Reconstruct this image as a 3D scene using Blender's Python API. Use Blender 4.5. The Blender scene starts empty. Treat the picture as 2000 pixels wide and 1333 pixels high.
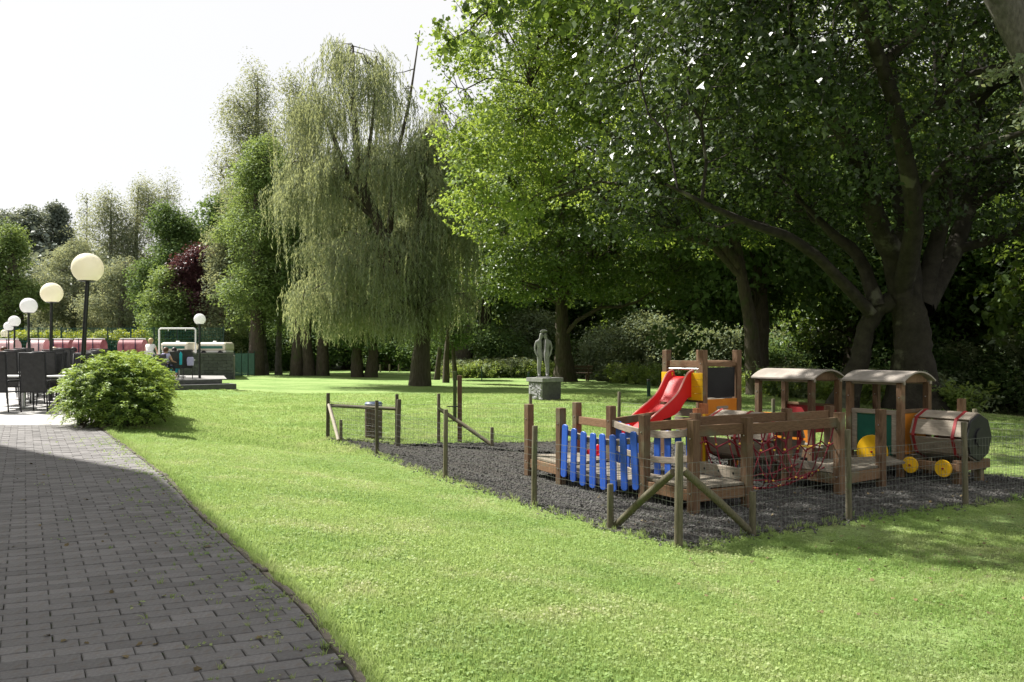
import bpy, math, random
import numpy as np
from mathutils import Vector, Matrix, Quaternion

R = math.radians
random.seed(7)
scene = bpy.context.scene
C = scene.collection

# ------------------------------------------------------------------ camera, light, exposure
F_PX, HOR, CAM_Z = 1650.0, 684.0, 1.33           # focal length (px of a 2000 px wide frame), horizon row, eye height
cd = bpy.data.cameras.new('camera'); cam = bpy.data.objects.new('camera', cd); C.objects.link(cam)
cd.sensor_width = 36.0; cd.lens = 36.0 * F_PX / 2000.0
cd.shift_y = (HOR - 666.5) / 2000.0
cd.clip_start = 0.05; cd.clip_end = 1500
cam.location = (0, 0, CAM_Z); cam.rotation_euler = (R(90), 0, 0)
scene.camera = cam

SUN_EL = 50.0
SUN_AZ = np.array([-0.86, 0.51])
SUN_AZ = SUN_AZ / np.linalg.norm(SUN_AZ)
TO_SUN = Vector((SUN_AZ[0] * math.cos(R(SUN_EL)), SUN_AZ[1] * math.cos(R(SUN_EL)), math.sin(R(SUN_EL))))
world = bpy.data.worlds.new('World'); scene.world = world; world.use_nodes = True
wn, wl = world.node_tree.nodes, world.node_tree.links
wn.clear()
wo = wn.new('ShaderNodeOutputWorld'); wb = wn.new('ShaderNodeBackground'); wb.inputs['Strength'].default_value = 0.075
sky = wn.new('ShaderNodeTexSky'); sky.sky_type = 'NISHITA'; sky.sun_disc = False
sky.sun_elevation = R(SUN_EL); sky.sun_rotation = math.atan2(SUN_AZ[0], SUN_AZ[1]) % (2 * math.pi)
sky.air_density = 1.0; sky.dust_density = 2.5; sky.ozone_density = 1.0
wm = wn.new('ShaderNodeMix'); wm.data_type = 'RGBA'
tc = wn.new('ShaderNodeTexCoord'); nz = wn.new('ShaderNodeTexNoise'); nz.inputs['Scale'].default_value = 1.6; nz.inputs['Detail'].default_value = 5
mr = wn.new('ShaderNodeMapRange'); mr.inputs['From Min'].default_value = 0.3; mr.inputs['From Max'].default_value = 0.7
mr.inputs['To Min'].default_value = 0.8; mr.inputs['To Max'].default_value = 0.95
wl.new(tc.outputs['Generated'], nz.inputs['Vector']); wl.new(nz.outputs['Fac'], mr.inputs['Value'])
wl.new(mr.outputs['Result'], wm.inputs[0]); wl.new(sky.outputs[0], wm.inputs[6]); wm.inputs[7].default_value = (5.9, 5.85, 5.8, 1)
wl.new(wm.outputs[2], wb.inputs['Color']); wl.new(wb.outputs[0], wo.inputs['Surface'])

sl = bpy.data.lights.new('sun', 'SUN'); sl.energy = 5.0; sl.angle = R(0.53); sl.color = (1.0, 0.965, 0.90)
so = bpy.data.objects.new('sun', sl); so.rotation_euler = TO_SUN.to_track_quat('Z', 'Y').to_euler(); C.objects.link(so)

scene.view_settings.view_transform = 'Standard'; scene.view_settings.look = 'None'
scene.view_settings.exposure = 1.2; scene.view_settings.gamma = 1.0
scene.view_settings.use_curve_mapping = False
scene.cycles.max_bounces = 6; scene.cycles.diffuse_bounces = 3; scene.cycles.glossy_bounces = 2
scene.cycles.transmission_bounces = 4; scene.cycles.transparent_max_bounces = 4
scene.cycles.use_denoising = True
scene.cycles.caustics_reflective = False; scene.cycles.caustics_refractive = False

# ------------------------------------------------------------------ helpers: tags, meshes
def tag(o, label=None, cat=None, group=None, kind=None):
    if label: o['label'] = label
    if cat: o['category'] = cat
    if group: o['group'] = group
    if kind: o['kind'] = kind
    return o

def thing(name, label, cat, loc=(0, 0, 0), group=None, rotz=0.0):
    o = bpy.data.objects.new(name, None); C.objects.link(o); o.location = loc; o.rotation_euler = (0, 0, rotz)
    o.empty_display_size = 0.2
    return tag(o, label, cat, group)

def np_mesh(name, V, faces_flat, sizes, mat=None, smooth=False):
    me = bpy.data.meshes.new(name)
    V = np.asarray(V, dtype=np.float32).reshape(-1, 3)
    ff = np.asarray(faces_flat, dtype=np.int32).ravel(); sz = np.asarray(sizes, dtype=np.int32).ravel()
    me.vertices.add(len(V)); me.vertices.foreach_set('co', V.ravel())
    me.loops.add(len(ff)); me.loops.foreach_set('vertex_index', ff)
    me.polygons.add(len(sz))
    st = np.zeros(len(sz), dtype=np.int32); st[1:] = np.cumsum(sz)[:-1]
    me.polygons.foreach_set('loop_start', st)
    try: me.polygons.foreach_set('loop_total', sz)
    except Exception: pass
    if smooth: me.polygons.foreach_set('use_smooth', np.ones(len(sz), dtype=bool))
    me.update(calc_edges=True); me.validate()
    if mat: me.materials.append(mat)
    return me

class G:
    """collects simple solids, world or local coordinates"""
    def __init__(s): s.v = []; s.f = []
    def add(s, vs, fs):
        b = len(s.v); s.v += [tuple(map(float, v)) for v in vs]; s.f += [[b + i for i in f] for f in fs]; return s
    def box8(s, p):
        return s.add(p, [(0, 3, 2, 1), (4, 5, 6, 7), (0, 1, 5, 4), (1, 2, 6, 5), (2, 3, 7, 6), (3, 0, 4, 7)])
    def box(s, c, sz, ax=(1, 0), tilt=None):
        """box centred at c; sz=(along ax, across, up)"""
        a = Vector((ax[0], ax[1], 0)).normalized(); b = Vector((-a.y, a.x, 0)); c = Vector(c)
        x, y, z = sz[0] / 2, sz[1] / 2, sz[2] / 2
        P = [c + a * i + b * j + Vector((0, 0, k)) for k in (-z, z) for i, j in ((-x, -y), (x, -y), (x, y), (-x, y))]
        return s.box8(P)
    def beam(s, p0, p1, w, h, up=(0, 0, 1)):
        """bar from p0 to p1, w = sideways width, h = height"""
        p0, p1 = Vector(p0), Vector(p1); d = (p1 - p0).normalized(); up = Vector(up)
        sd = d.cross(up)
        if sd.length < 1e-4: sd = Vector((1, 0, 0))
        sd.normalize(); u = sd.cross(d).normalized()
        P = [p + sd * i * w / 2 + u * j * h / 2 for p in (p0, p1) for i, j in ((-1, -1), (1, -1), (1, 1), (-1, 1))]
        return s.add(P, [(0, 1, 2, 3), (7, 6, 5, 4), (0, 4, 5, 1), (1, 5, 6, 2), (2, 6, 7, 3), (3, 7, 4, 0)])
    def tube(s, pts, rad, n=8, cap=True):
        pts = [Vector(p) for p in pts]
        if not hasattr(rad, '__len__'): rad = [rad] * len(pts)
        ref = None; rings = []
        for i, p in enumerate(pts):
            d = (pts[min(i + 1, len(pts) - 1)] - pts[max(i - 1, 0)]).normalized()
            if ref is None:
                ref = d.cross(Vector((0, 0, 1)))
                if ref.length < 0.05: ref = Vector((1, 0, 0))
            ref = (ref - d * ref.dot(d)).normalized(); b = d.cross(ref)
            rings.append([p + (ref * math.cos(2 * math.pi * k / n) + b * math.sin(2 * math.pi * k / n)) * rad[i] for k in range(n)])
        vs = [v for r in rings for v in r]; fs = []
        for i in range(len(pts) - 1):
            for k in range(n):
                k2 = (k + 1) % n; fs.append((i * n + k, i * n + k2, (i + 1) * n + k2, (i + 1) * n + k))
        if cap: fs.append(tuple(range(n))[::-1]); fs.append(tuple((len(pts) - 1) * n + k for k in range(n)))
        return s.add(vs, fs)
    def lathe(s, prof, c=(0, 0, 0), n=16):
        vs = []; fs = []
        for r, z in prof:
            vs += [(c[0] + r * math.cos(2 * math.pi * k / n), c[1] + r * math.sin(2 * math.pi * k / n), c[2] + z) for k in range(n)]
        for i in range(len(prof) - 1):
            for k in range(n):
                k2 = (k + 1) % n; fs.append((i * n + k, i * n + k2, (i + 1) * n + k2, (i + 1) * n + k))
        fs.append(tuple(range(n))[::-1]); fs.append(tuple((len(prof) - 1) * n + k for k in range(n)))
        return s.add(vs, fs)
    def prism(s, outline, o, a, b, t):
        """outline [(i,j)] in plane (a,b) at origin o, extruded by vector t (both sides of o by half)"""
        o, a, b, t = Vector(o), Vector(a), Vector(b), Vector(t); n = len(outline)
        v1 = [o + a * i + b * j - t / 2 for i, j in outline]; v2 = [v + t for v in v1]
        fs = [tuple(range(n))[::-1], tuple(range(n, 2 * n))] + [(k, (k + 1) % n, n + (k + 1) % n, n + k) for k in range(n)]
        return s.add(v1 + v2, fs)
    def mesh(s, name, mat, off=(0, 0, 0), smooth=False):
        me = bpy.data.meshes.new(name)
        me.from_pydata([(v[0] - off[0], v[1] - off[1], v[2] - off[2]) for v in s.v], [], s.f)
        if smooth: me.polygons.foreach_set('use_smooth', [True] * len(me.polygons))
        me.materials.append(mat); me.update()
        return me

def link(name, me, parent=None, loc=None):
    o = bpy.data.objects.new(name, me); C.objects.link(o)
    if parent is not None: o.parent = parent
    if loc is not None: o.location = loc
    return o

def root_of(o):
    while o.parent is not None: o = o.parent
    return o

def fixn(me):
    import bmesh
    bm = bmesh.new(); bm.from_mesh(me); bmesh.ops.recalc_face_normals(bm, faces=bm.faces); bm.to_mesh(me); bm.free()

def part(name, g, mat, parent, smooth=False, bevel=0.0, label=None):
    """g in world coordinates (roots are not rotated): linked under parent, which may be the thing or one of its parts"""
    me = g.mesh(name, mat, root_of(parent).location, smooth); fixn(me)
    o = link(name, me, parent)
    if bevel:
        b = o.modifiers.new('bevel', 'BEVEL'); b.width = bevel; b.segments = 2; b.limit_method = 'ANGLE'
    if smooth and bevel == 0:
        try: me.set_sharp_from_angle(angle=R(40))
        except Exception: pass
    if label: o['label'] = label
    return o

def solo(name, g, mat, label=None, cat=None, group=None, kind=None, smooth=False, bevel=0.0, origin=(0, 0, 0)):
    me = g.mesh(name, mat, origin, smooth); fixn(me)
    o = link(name, me, None, origin)
    if bevel:
        b = o.modifiers.new('bevel', 'BEVEL'); b.width = bevel; b.segments = 2; b.limit_method = 'ANGLE'
    return tag(o, label, cat, group, kind)

def copy_tree(o, parent=None):
    c = o.copy(); C.objects.link(c); c.parent = parent
    for ch in list(o.children): copy_tree(ch, c)
    return c

def sstep(a, b, x):
    t = np.clip((x - a) / (b - a), 0, 1); return t * t * (3 - 2 * t)

# ------------------------------------------------------------------ materials
def new_mat(name):
    m = bpy.data.materials.new(name); m.use_nodes = True; m.node_tree.nodes.clear()
    return m, m.node_tree.nodes, m.node_tree.links

def N(nodes, kind, **kw):
    n = nodes.new(kind)
    for k, v in kw.items():
        if k in n.inputs: n.inputs[k].default_value = v
        else: setattr(n, k, v)
    return n

def mixc(nodes, links, fac, a, b, mode='MIX'):
    m = nodes.new('ShaderNodeMix'); m.data_type = 'RGBA'; m.blend_type = mode
    for s, v in ((0, fac), (6, a), (7, b)):
        if hasattr(v, 'is_linked') or hasattr(v, 'node'): links.new(v, m.inputs[s])
        elif s == 0: m.inputs[0].default_value = v
        else: m.inputs[s].default_value = (*v, 1)
    return m.outputs[2]

def ramp(nodes, links, src, a, b, lo=0.0, hi=1.0):
    r = nodes.new('ShaderNodeMapRange'); r.inputs['From Min'].default_value = a; r.inputs['From Max'].default_value = b
    r.inputs['To Min'].default_value = lo; r.inputs['To Max'].default_value = hi; links.new(src, r.inputs['Value'])
    return r.outputs['Result']

def surf(name, c1, c2, scale=8.0, rough=0.7, bump=0.3, bscale=60.0, stretch=None, spec=0.3, c3=None, c3lo=0.55, c3hi=0.7, obj_var=0.0, coat=0.0, bdist=0.004, metallic=0.0, tex='Object'):
    """two-tone noise-mottled surface with fine relief; c3 = stains with a shape of their own"""
    m, n, l = new_mat(name)
    out = n.new('ShaderNodeOutputMaterial'); b = n.new('ShaderNodeBsdfPrincipled'); l.new(b.outputs[0], out.inputs[0])
    t = n.new('ShaderNodeTexCoord'); vec = t.outputs[tex]
    if stretch:
        mp = n.new('ShaderNodeMapping'); mp.inputs['Scale'].default_value = stretch; l.new(vec, mp.inputs[0]); sv = mp.outputs[0]
    else: sv = vec
    n1 = N(n, 'ShaderNodeTexNoise', Scale=scale, Detail=6.0, Roughness=0.65); l.new(sv, n1.inputs['Vector'])
    col = mixc(n, l, ramp(n, l, n1.outputs['Fac'], 0.32, 0.68), c1, c2)
    if c3 is not None:
        n3 = N(n, 'ShaderNodeTexNoise', Scale=scale * 0.35, Detail=5.0); l.new(vec, n3.inputs['Vector'])
        col = mixc(n, l, ramp(n, l, n3.outputs['Fac'], c3lo, c3hi), col, c3)
    if obj_var:
        oi = n.new('ShaderNodeObjectInfo'); hs = n.new('ShaderNodeHueSaturation')
        l.new(col, hs.inputs['Color']); l.new(ramp(n, l, oi.outputs['Random'], 0, 1, 1 - obj_var, 1 + obj_var), hs.inputs['Value']); col = hs.outputs[0]
    l.new(col, b.inputs['Base Color'])
    b.inputs['Roughness'].default_value = rough; b.inputs['Specular IOR Level'].default_value = spec; b.inputs['Metallic'].default_value = metallic
    if coat: b.inputs['Coat Weight'].default_value = coat; b.inputs['Coat Roughness'].default_value = 0.15
    if bump:
        n2 = N(n, 'ShaderNodeTexNoise', Scale=bscale, Detail=5.0, Roughness=0.7); l.new(sv, n2.inputs['Vector'])
        bp = N(n, 'ShaderNodeBump', Strength=min(1.0, bump), Distance=bdist); l.new(n2.outputs['Fac'], bp.inputs['Height']); l.new(bp.outputs[0], b.inputs['Normal'])
    return m

def foliage(name, c1, c2, trans=0.4, tcol=None, rough=0.5, spec=0.35, clump=0.5, straw=None):
    m, n, l = new_mat(name)
    out = n.new('ShaderNodeOutputMaterial'); b = n.new('ShaderNodeBsdfPrincipled'); tr = n.new('ShaderNodeBsdfTranslucent'); mx = n.new('ShaderNodeMixShader')
    geo = n.new('ShaderNodeNewGeometry'); t = n.new('ShaderNodeTexCoord')
    n1 = N(n, 'ShaderNodeTexNoise', Scale=clump, Detail=3.0); l.new(t.outputs['Object'], n1.inputs['Vector'])
    ad = N(n, 'ShaderNodeMath', operation='MULTIPLY_ADD'); l.new(geo.outputs['Random Per Island'], ad.inputs[0]); ad.inputs[1].default_value = 0.7
    l.new(ramp(n, l, n1.outputs['Fac'], 0.35, 0.65, -0.1, 0.4), ad.inputs[2])
    col = mixc(n, l, ad.outputs[0], c1, c2)
    if straw:
        n4 = N(n, 'ShaderNodeTexNoise', Scale=1.7, Detail=6.0, Roughness=0.65); l.new(geo.outputs['Position'], n4.inputs['Vector'])
        n5 = N(n, 'ShaderNodeTexNoise', Scale=0.45, Detail=3.0); l.new(geo.outputs['Position'], n5.inputs['Vector'])
        a5 = N(n, 'ShaderNodeMath', operation='MULTIPLY'); l.new(ramp(n, l, n4.outputs['Fac'], 0.48, 0.66), a5.inputs[0]); l.new(ramp(n, l, geo.outputs['Random Per Island'], 0.1, 0.7), a5.inputs[1])
        col = mixc(n, l, a5.outputs[0], col, straw); col = mixc(n, l, ramp(n, l, n5.outputs['Fac'], 0.45, 0.6, 0, 0.65), col, (c1[0] * 0.8, c1[1] * 1.0, c1[2] * 0.8))
    l.new(col, b.inputs['Base Color']); b.inputs['Roughness'].default_value = rough; b.inputs['Specular IOR Level'].default_value = spec
    tcol = tcol or (min(1, c2[0] * 1.75), min(1, c2[1] * 1.45), c2[2] * 0.8)
    col2 = mixc(n, l, 0.6, col, tcol); l.new(col2, tr.inputs['Color'])
    mx.inputs[0].default_value = trans; l.new(b.outputs[0], mx.inputs[1]); l.new(tr.outputs[0], mx.inputs[2]); l.new(mx.outputs[0], out.inputs[0])
    return m

M = {}
M['wood'] = surf('weathered_wood', (0.095, 0.052, 0.028), (0.19, 0.115, 0.065), 9, 0.75, 0.5, 40, (6, 6, 0.8), c3=(0.16, 0.15, 0.09), obj_var=0.25)
M['woodh'] = surf('weathered_wood_rail', (0.11, 0.06, 0.03), (0.21, 0.125, 0.068), 9, 0.75, 0.5, 40, (1.5, 1.5, 12), c3=(0.14, 0.13, 0.08), obj_var=0.2)
M['orangewood'] = surf('orange_brown_wood', (0.30, 0.10, 0.04), (0.42, 0.17, 0.07), 9, 0.7, 0.4, 40, (6, 6, 0.8), obj_var=0.15)
M['palewood'] = surf('pale_silvered_wood', (0.21, 0.175, 0.135), (0.36, 0.31, 0.25), 6, 0.75, 0.4, 50, (1.5, 1.5, 10), c3=(0.30, 0.25, 0.18), c3lo=0.6, c3hi=0.8, obj_var=0.12)
M['roofwood'] = surf('bleached_roof_wood', (0.27, 0.235, 0.20), (0.38, 0.34, 0.30), 4, 0.7, 0.3, 40, None, c3=(0.17, 0.155, 0.13), c3lo=0.52, c3hi=0.75)
M['deck'] = surf('grey_deck_wood', (0.14, 0.12, 0.09), (0.23, 0.20, 0.155), 7, 0.8, 0.4, 50, (2, 2, 8), obj_var=0.2)
M['post'] = surf('round_post_wood', (0.075, 0.065, 0.04), (0.16, 0.14, 0.095), 10, 0.85, 0.7, 45, (8, 8, 0.8), c3=(0.10, 0.12, 0.06), obj_var=0.3)
M['postpale'] = surf('barkless_pale_wood', (0.40, 0.35, 0.28), (0.56, 0.50, 0.42), 8, 0.8, 0.5, 45, (3, 3, 3))
M['blue'] = surf('blue_paint', (0.02, 0.085, 0.42), (0.03, 0.11, 0.5), 5, 0.42, 0.25, 40, (10, 10, 1), spec=0.45, c3=(0.05, 0.13, 0.42), c3lo=0.62, c3hi=0.8, obj_var=0.12)
M['yellow'] = surf('yellow_panel', (0.72, 0.40, 0.01), (0.82, 0.49, 0.015), 3, 0.4, 0.1, 60, spec=0.45, c3=(0.6, 0.36, 0.03), c3lo=0.62, c3hi=0.85)
M['orange'] = surf('orange_panel', (0.55, 0.17, 0.015), (0.66, 0.24, 0.02), 3, 0.45, 0.1, 60, spec=0.4, c3=(0.45, 0.16, 0.03))
M['red'] = surf('red_plastic', (0.62, 0.006, 0.008), (0.72, 0.012, 0.012), 3, 0.5, 0.08, 90, spec=0.5, c3=(0.5, 0.015, 0.012), c3lo=0.6, c3hi=0.9)
M['redband'] = surf('dull_red_band', (0.22, 0.015, 0.02), (0.30, 0.03, 0.032), 6, 0.5, 0.2, 60)
M['pinkedge'] = surf('pale_slide_edge', (0.72, 0.24, 0.2), (0.8, 0.4, 0.34), 5, 0.5, 0.1, 60)  # paler pink than the slide, along both rims
M['green'] = surf('green_panel', (0.008, 0.085, 0.06), (0.012, 0.11, 0.075), 3, 0.45, 0.1, 60, spec=0.4)
M['black'] = surf('black_panel', (0.012, 0.012, 0.014), (0.022, 0.022, 0.024), 4, 0.5, 0.1, 60)
M['rope'] = surf('red_rope', (0.14, 0.012, 0.022), (0.22, 0.022, 0.036), 60, 0.8, 0.5, 200)
M['rung'] = surf('yellow_rung', (0.7, 0.42, 0.04), (0.8, 0.55, 0.1), 10, 0.6, 0.1, 60)
M['wire'] = surf('galvanised_wire', (0.13, 0.135, 0.125), (0.21, 0.215, 0.20), 10, 0.6, 0.0, 60, metallic=0.2)
M['bolt'] = surf('bolt_steel', (0.4, 0.4, 0.4), (0.6, 0.6, 0.6), 20, 0.35, 0.0, metallic=0.8)
M['steelgreen'] = surf('dark_green_metal', (0.012, 0.035, 0.025), (0.02, 0.05, 0.035), 6, 0.45, 0.1, 60)
M['blackmetal'] = surf('black_lamp_metal', (0.008, 0.01, 0.01), (0.02, 0.022, 0.022), 8, 0.4, 0.1, 80, spec=0.5)
def globe_mat(name, c1, c2):
    m = surf(name, c1, c2, 2.2, 0.3, 0.0, spec=0.5); n, l = m.node_tree.nodes, m.node_tree.links
    b = [x for x in n if x.type == 'BSDF_PRINCIPLED'][0]; o = [x for x in n if x.type == 'OUTPUT_MATERIAL'][0]; tr = n.new('ShaderNodeBsdfTranslucent'); mx = n.new('ShaderNodeMixShader')
    l.new(b.inputs['Base Color'].links[0].from_socket, tr.inputs['Color']); mx.inputs[0].default_value = 0.5; l.new(b.outputs[0], mx.inputs[1]); l.new(tr.outputs[0], mx.inputs[2]); l.new(mx.outputs[0], o.inputs[0]); return m
M['globe'] = globe_mat('white_globe', (0.84, 0.84, 0.84), (0.9, 0.9, 0.9))
M['globecream'] = globe_mat('yellowed_globe', (0.94, 0.89, 0.74), (0.97, 0.94, 0.83))
M['sling'] = surf('dark_sling_fabric', (0.035, 0.035, 0.036), (0.055, 0.055, 0.056), 12, 0.7, 0.3, 300)
M['chairframe'] = surf('anthracite_metal', (0.02, 0.02, 0.023), (0.035, 0.035, 0.038), 12, 0.4, 0.0)
M['silver'] = surf('brushed_aluminium', (0.45, 0.46, 0.47), (0.6, 0.61, 0.62), 12, 0.35, 0.0, metallic=0.7)
M['whitepaint'] = surf('white_paint', (0.74, 0.74, 0.73), (0.82, 0.82, 0.81), 6, 0.4, 0.05, 60)
M['cream'] = surf('cream_bodywork', (0.62, 0.58, 0.46), (0.70, 0.66, 0.55), 3, 0.4, 0.05, 60)
M['barrier'] = surf('faded_red_cover', (0.26, 0.07, 0.085), (0.38, 0.16, 0.17), 3, 0.6, 0.1, 30)
M['stone'] = surf('grey_statue_stone', (0.17, 0.17, 0.165), (0.28, 0.28, 0.27), 7, 0.8, 0.4, 60, c3=(0.18, 0.19, 0.16))
M['roughlitstone'] = surf('rough_sunlit_stone', (0.12, 0.12, 0.12), (0.34, 0.34, 0.34), 12, 0.9, 1.0, 22, bdist=0.03)  # paler stone: sunlight on the plinth's left side put into the colour
M['shadestone'] = surf('shaded_plinth_stone', (0.065, 0.065, 0.065), (0.115, 0.115, 0.11), 7, 0.8, 0.4, 40)  # plinth stone darkened, standing for its unlit front
M['brick'] = surf('grey_paving_brick', (0.145, 0.139, 0.137), (0.215, 0.206, 0.202), 55, 0.88, 0.8, 260, c3=(0.17, 0.15, 0.135), obj_var=0.17, bdist=0.003, spec=0.2, tex='Object')
M['kerb'] = surf('edging_stone', (0.07, 0.06, 0.05), (0.13, 0.115, 0.095), 30, 0.9, 0.8, 160, c3=(0.09, 0.10, 0.05), obj_var=0.2, spec=0.2)
M['joint'] = surf('joint_sand', (0.035, 0.032, 0.026), (0.07, 0.065, 0.05), 30, 1.0, 0.5, 200, c3=(0.035, 0.055, 0.015), c3lo=0.5, c3hi=0.62)
M['slab'] = surf('pale_terrace_slab', (0.34, 0.33, 0.32), (0.44, 0.43, 0.42), 5, 0.85, 0.3, 90, obj_var=0.08, c3=(0.30, 0.29, 0.28))
M['slabbase'] = surf('terrace_bed', (0.22, 0.21, 0.20), (0.30, 0.29, 0.28), 5, 0.9, 0.3, 90)
M['wallblock'] = surf('grey_wall_block', (0.055, 0.058, 0.062), (0.09, 0.092, 0.096), 8, 0.85, 0.4, 60, obj_var=0.2)
M['stepstone'] = surf('dark_step_stone', (0.07, 0.07, 0.07), (0.12, 0.12, 0.12), 8, 0.85, 0.4, 60)
M['render'] = surf('cream_render', (0.50, 0.47, 0.40), (0.60, 0.57, 0.50), 2, 0.9, 0.3, 60)
M['glass'] = surf('window_glass', (0.02, 0.025, 0.03), (0.03, 0.035, 0.04), 2, 0.08, 0.0, spec=0.8)
M['bark'] = surf('dark_bark', (0.045, 0.036, 0.026), (0.10, 0.082, 0.06), 6, 0.95, 1.0, 14, (2, 2, 0.5), c3=(0.06, 0.07, 0.03), bdist=0.05)
M['planebark'] = surf('plane_bark', (0.018, 0.015, 0.011), (0.05, 0.043, 0.032), 3.5, 0.9, 0.8, 12, None, c3=(0.11, 0.105, 0.075), c3lo=0.6, c3hi=0.66, bdist=0.03)
M['palebark'] = surf('pale_bark', (0.085, 0.078, 0.064), (0.19, 0.175, 0.15), 9, 0.9, 1.0, 22, (2, 2, 0.5), c3=(0.06, 0.065, 0.04), c3lo=0.5, bdist=0.03)
M['willowbark'] = surf('willow_bark', (0.06, 0.05, 0.036), (0.12, 0.105, 0.08), 6, 0.95, 1.0, 12, (2.5, 2.5, 0.4), bdist=0.06)
M['skin'] = surf('skin', (0.55, 0.33, 0.24), (0.62, 0.38, 0.28), 5, 0.55, 0.0)
M['hairbrown'] = surf('brown_hair', (0.06, 0.025, 0.012), (0.10, 0.045, 0.02), 20, 0.5, 0.3, 80)
M['hairdark'] = surf('dark_hair', (0.015, 0.01, 0.01), (0.03, 0.02, 0.02), 20, 0.5, 0.3, 80)
M['hairfair'] = surf('fair_hair', (0.42, 0.28, 0.14), (0.5, 0.36, 0.2), 20, 0.5, 0.3, 80)
M['clothwhite'] = surf('white_cloth', (0.68, 0.69, 0.66), (0.78, 0.78, 0.76), 8, 0.85, 0.4, 25, bdist=0.02)
M['clothlilac'] = surf('lilac_cloth', (0.42, 0.40, 0.62), (0.52, 0.50, 0.72), 8, 0.85, 0.4, 25, bdist=0.02)
M['clothcyan'] = surf('turquoise_cloth', (0.02, 0.36, 0.48), (0.04, 0.45, 0.55), 8, 0.85, 0.4, 25, bdist=0.02)
M['clothnavy'] = surf('navy_cloth', (0.02, 0.022, 0.05), (0.03, 0.035, 0.07), 8, 0.85, 0.4, 25, bdist=0.02)
M['clothpink'] = surf('pink_cloth', (0.62, 0.12, 0.2), (0.7, 0.2, 0.28), 8, 0.85, 0.4, 25, bdist=0.02)
M['bin'] = surf('brown_bin_wood', (0.07, 0.05, 0.035), (0.13, 0.09, 0.06), 8, 0.85, 0.4, 50, (1, 1, 6), obj_var=0.2)
M['bark_dead'] = surf('litter_leaf', (0.08, 0.055, 0.025), (0.19, 0.15, 0.07), 20, 0.8, 0.0, obj_var=0.4)

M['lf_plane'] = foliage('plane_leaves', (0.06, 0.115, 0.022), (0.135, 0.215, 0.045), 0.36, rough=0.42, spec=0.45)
M['lf_planeshade'] = foliage('plane_leaves_shaded', (0.024, 0.049, 0.012), (0.06, 0.10, 0.025), 0.26, rough=0.38, spec=0.5)  # leaf colour darkened to stand for the big crown's own shade
M['lf_bright'] = foliage('plane_leaves_sunlit', (0.11, 0.19, 0.035), (0.22, 0.32, 0.07), 0.5)  # plane leaves lightened, sun on the left foliage put into the colour
M['lf_willow'] = foliage('willow_leaves', (0.14, 0.185, 0.105), (0.28, 0.335, 0.21), 0.45, clump=0.5)
M['lf_ash'] = foliage('ash_leaves', (0.10, 0.165, 0.05), (0.19, 0.275, 0.095), 0.42, rough=0.6, spec=0.2)
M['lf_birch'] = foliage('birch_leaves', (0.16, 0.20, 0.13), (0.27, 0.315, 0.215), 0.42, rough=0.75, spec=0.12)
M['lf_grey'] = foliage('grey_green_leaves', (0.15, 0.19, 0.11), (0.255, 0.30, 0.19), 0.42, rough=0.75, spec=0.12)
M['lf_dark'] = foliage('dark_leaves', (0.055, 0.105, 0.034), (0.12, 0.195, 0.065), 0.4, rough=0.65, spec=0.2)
M['lf_hill'] = foliage('hazy_hill_leaves', (0.11, 0.14, 0.115), (0.18, 0.22, 0.175), 0.3)  # greyed leaf colour stands for haze over the far hill
M['lf_copper'] = foliage('copper_leaves', (0.055, 0.024, 0.028), (0.11, 0.05, 0.055), 0.3, tcol=(0.16, 0.04, 0.03))
M['floor'] = surf('woodland_floor', (0.02, 0.03, 0.012), (0.05, 0.065, 0.025), 1.5, 1.0, 0.8, 8, bdist=0.1)
M['lf_hedge'] = foliage('hedge_leaves', (0.025, 0.06, 0.012), (0.05, 0.10, 0.02), 0.3)
M['lf_hedgetop'] = foliage('hedge_top_leaves', (0.20, 0.27, 0.018), (0.32, 0.38, 0.03), 0.4)
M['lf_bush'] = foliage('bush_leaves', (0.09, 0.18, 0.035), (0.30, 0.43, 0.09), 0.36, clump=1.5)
M['lf_nettle'] = foliage('nettle_leaves', (0.15, 0.24, 0.06), (0.27, 0.36, 0.11), 0.45)
M['lf_shrub'] = foliage('shrub_leaves', (0.12, 0.165, 0.09), (0.23, 0.285, 0.165), 0.35, rough=0.6, spec=0.25)
M['blade'] = foliage('grass_blades', (0.16, 0.25, 0.065), (0.385, 0.475, 0.185), 0.42, tcol=(0.52, 0.65, 0.2), clump=0.6, straw=(0.47, 0.45, 0.28), spec=0.25, rough=0.6)

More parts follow.
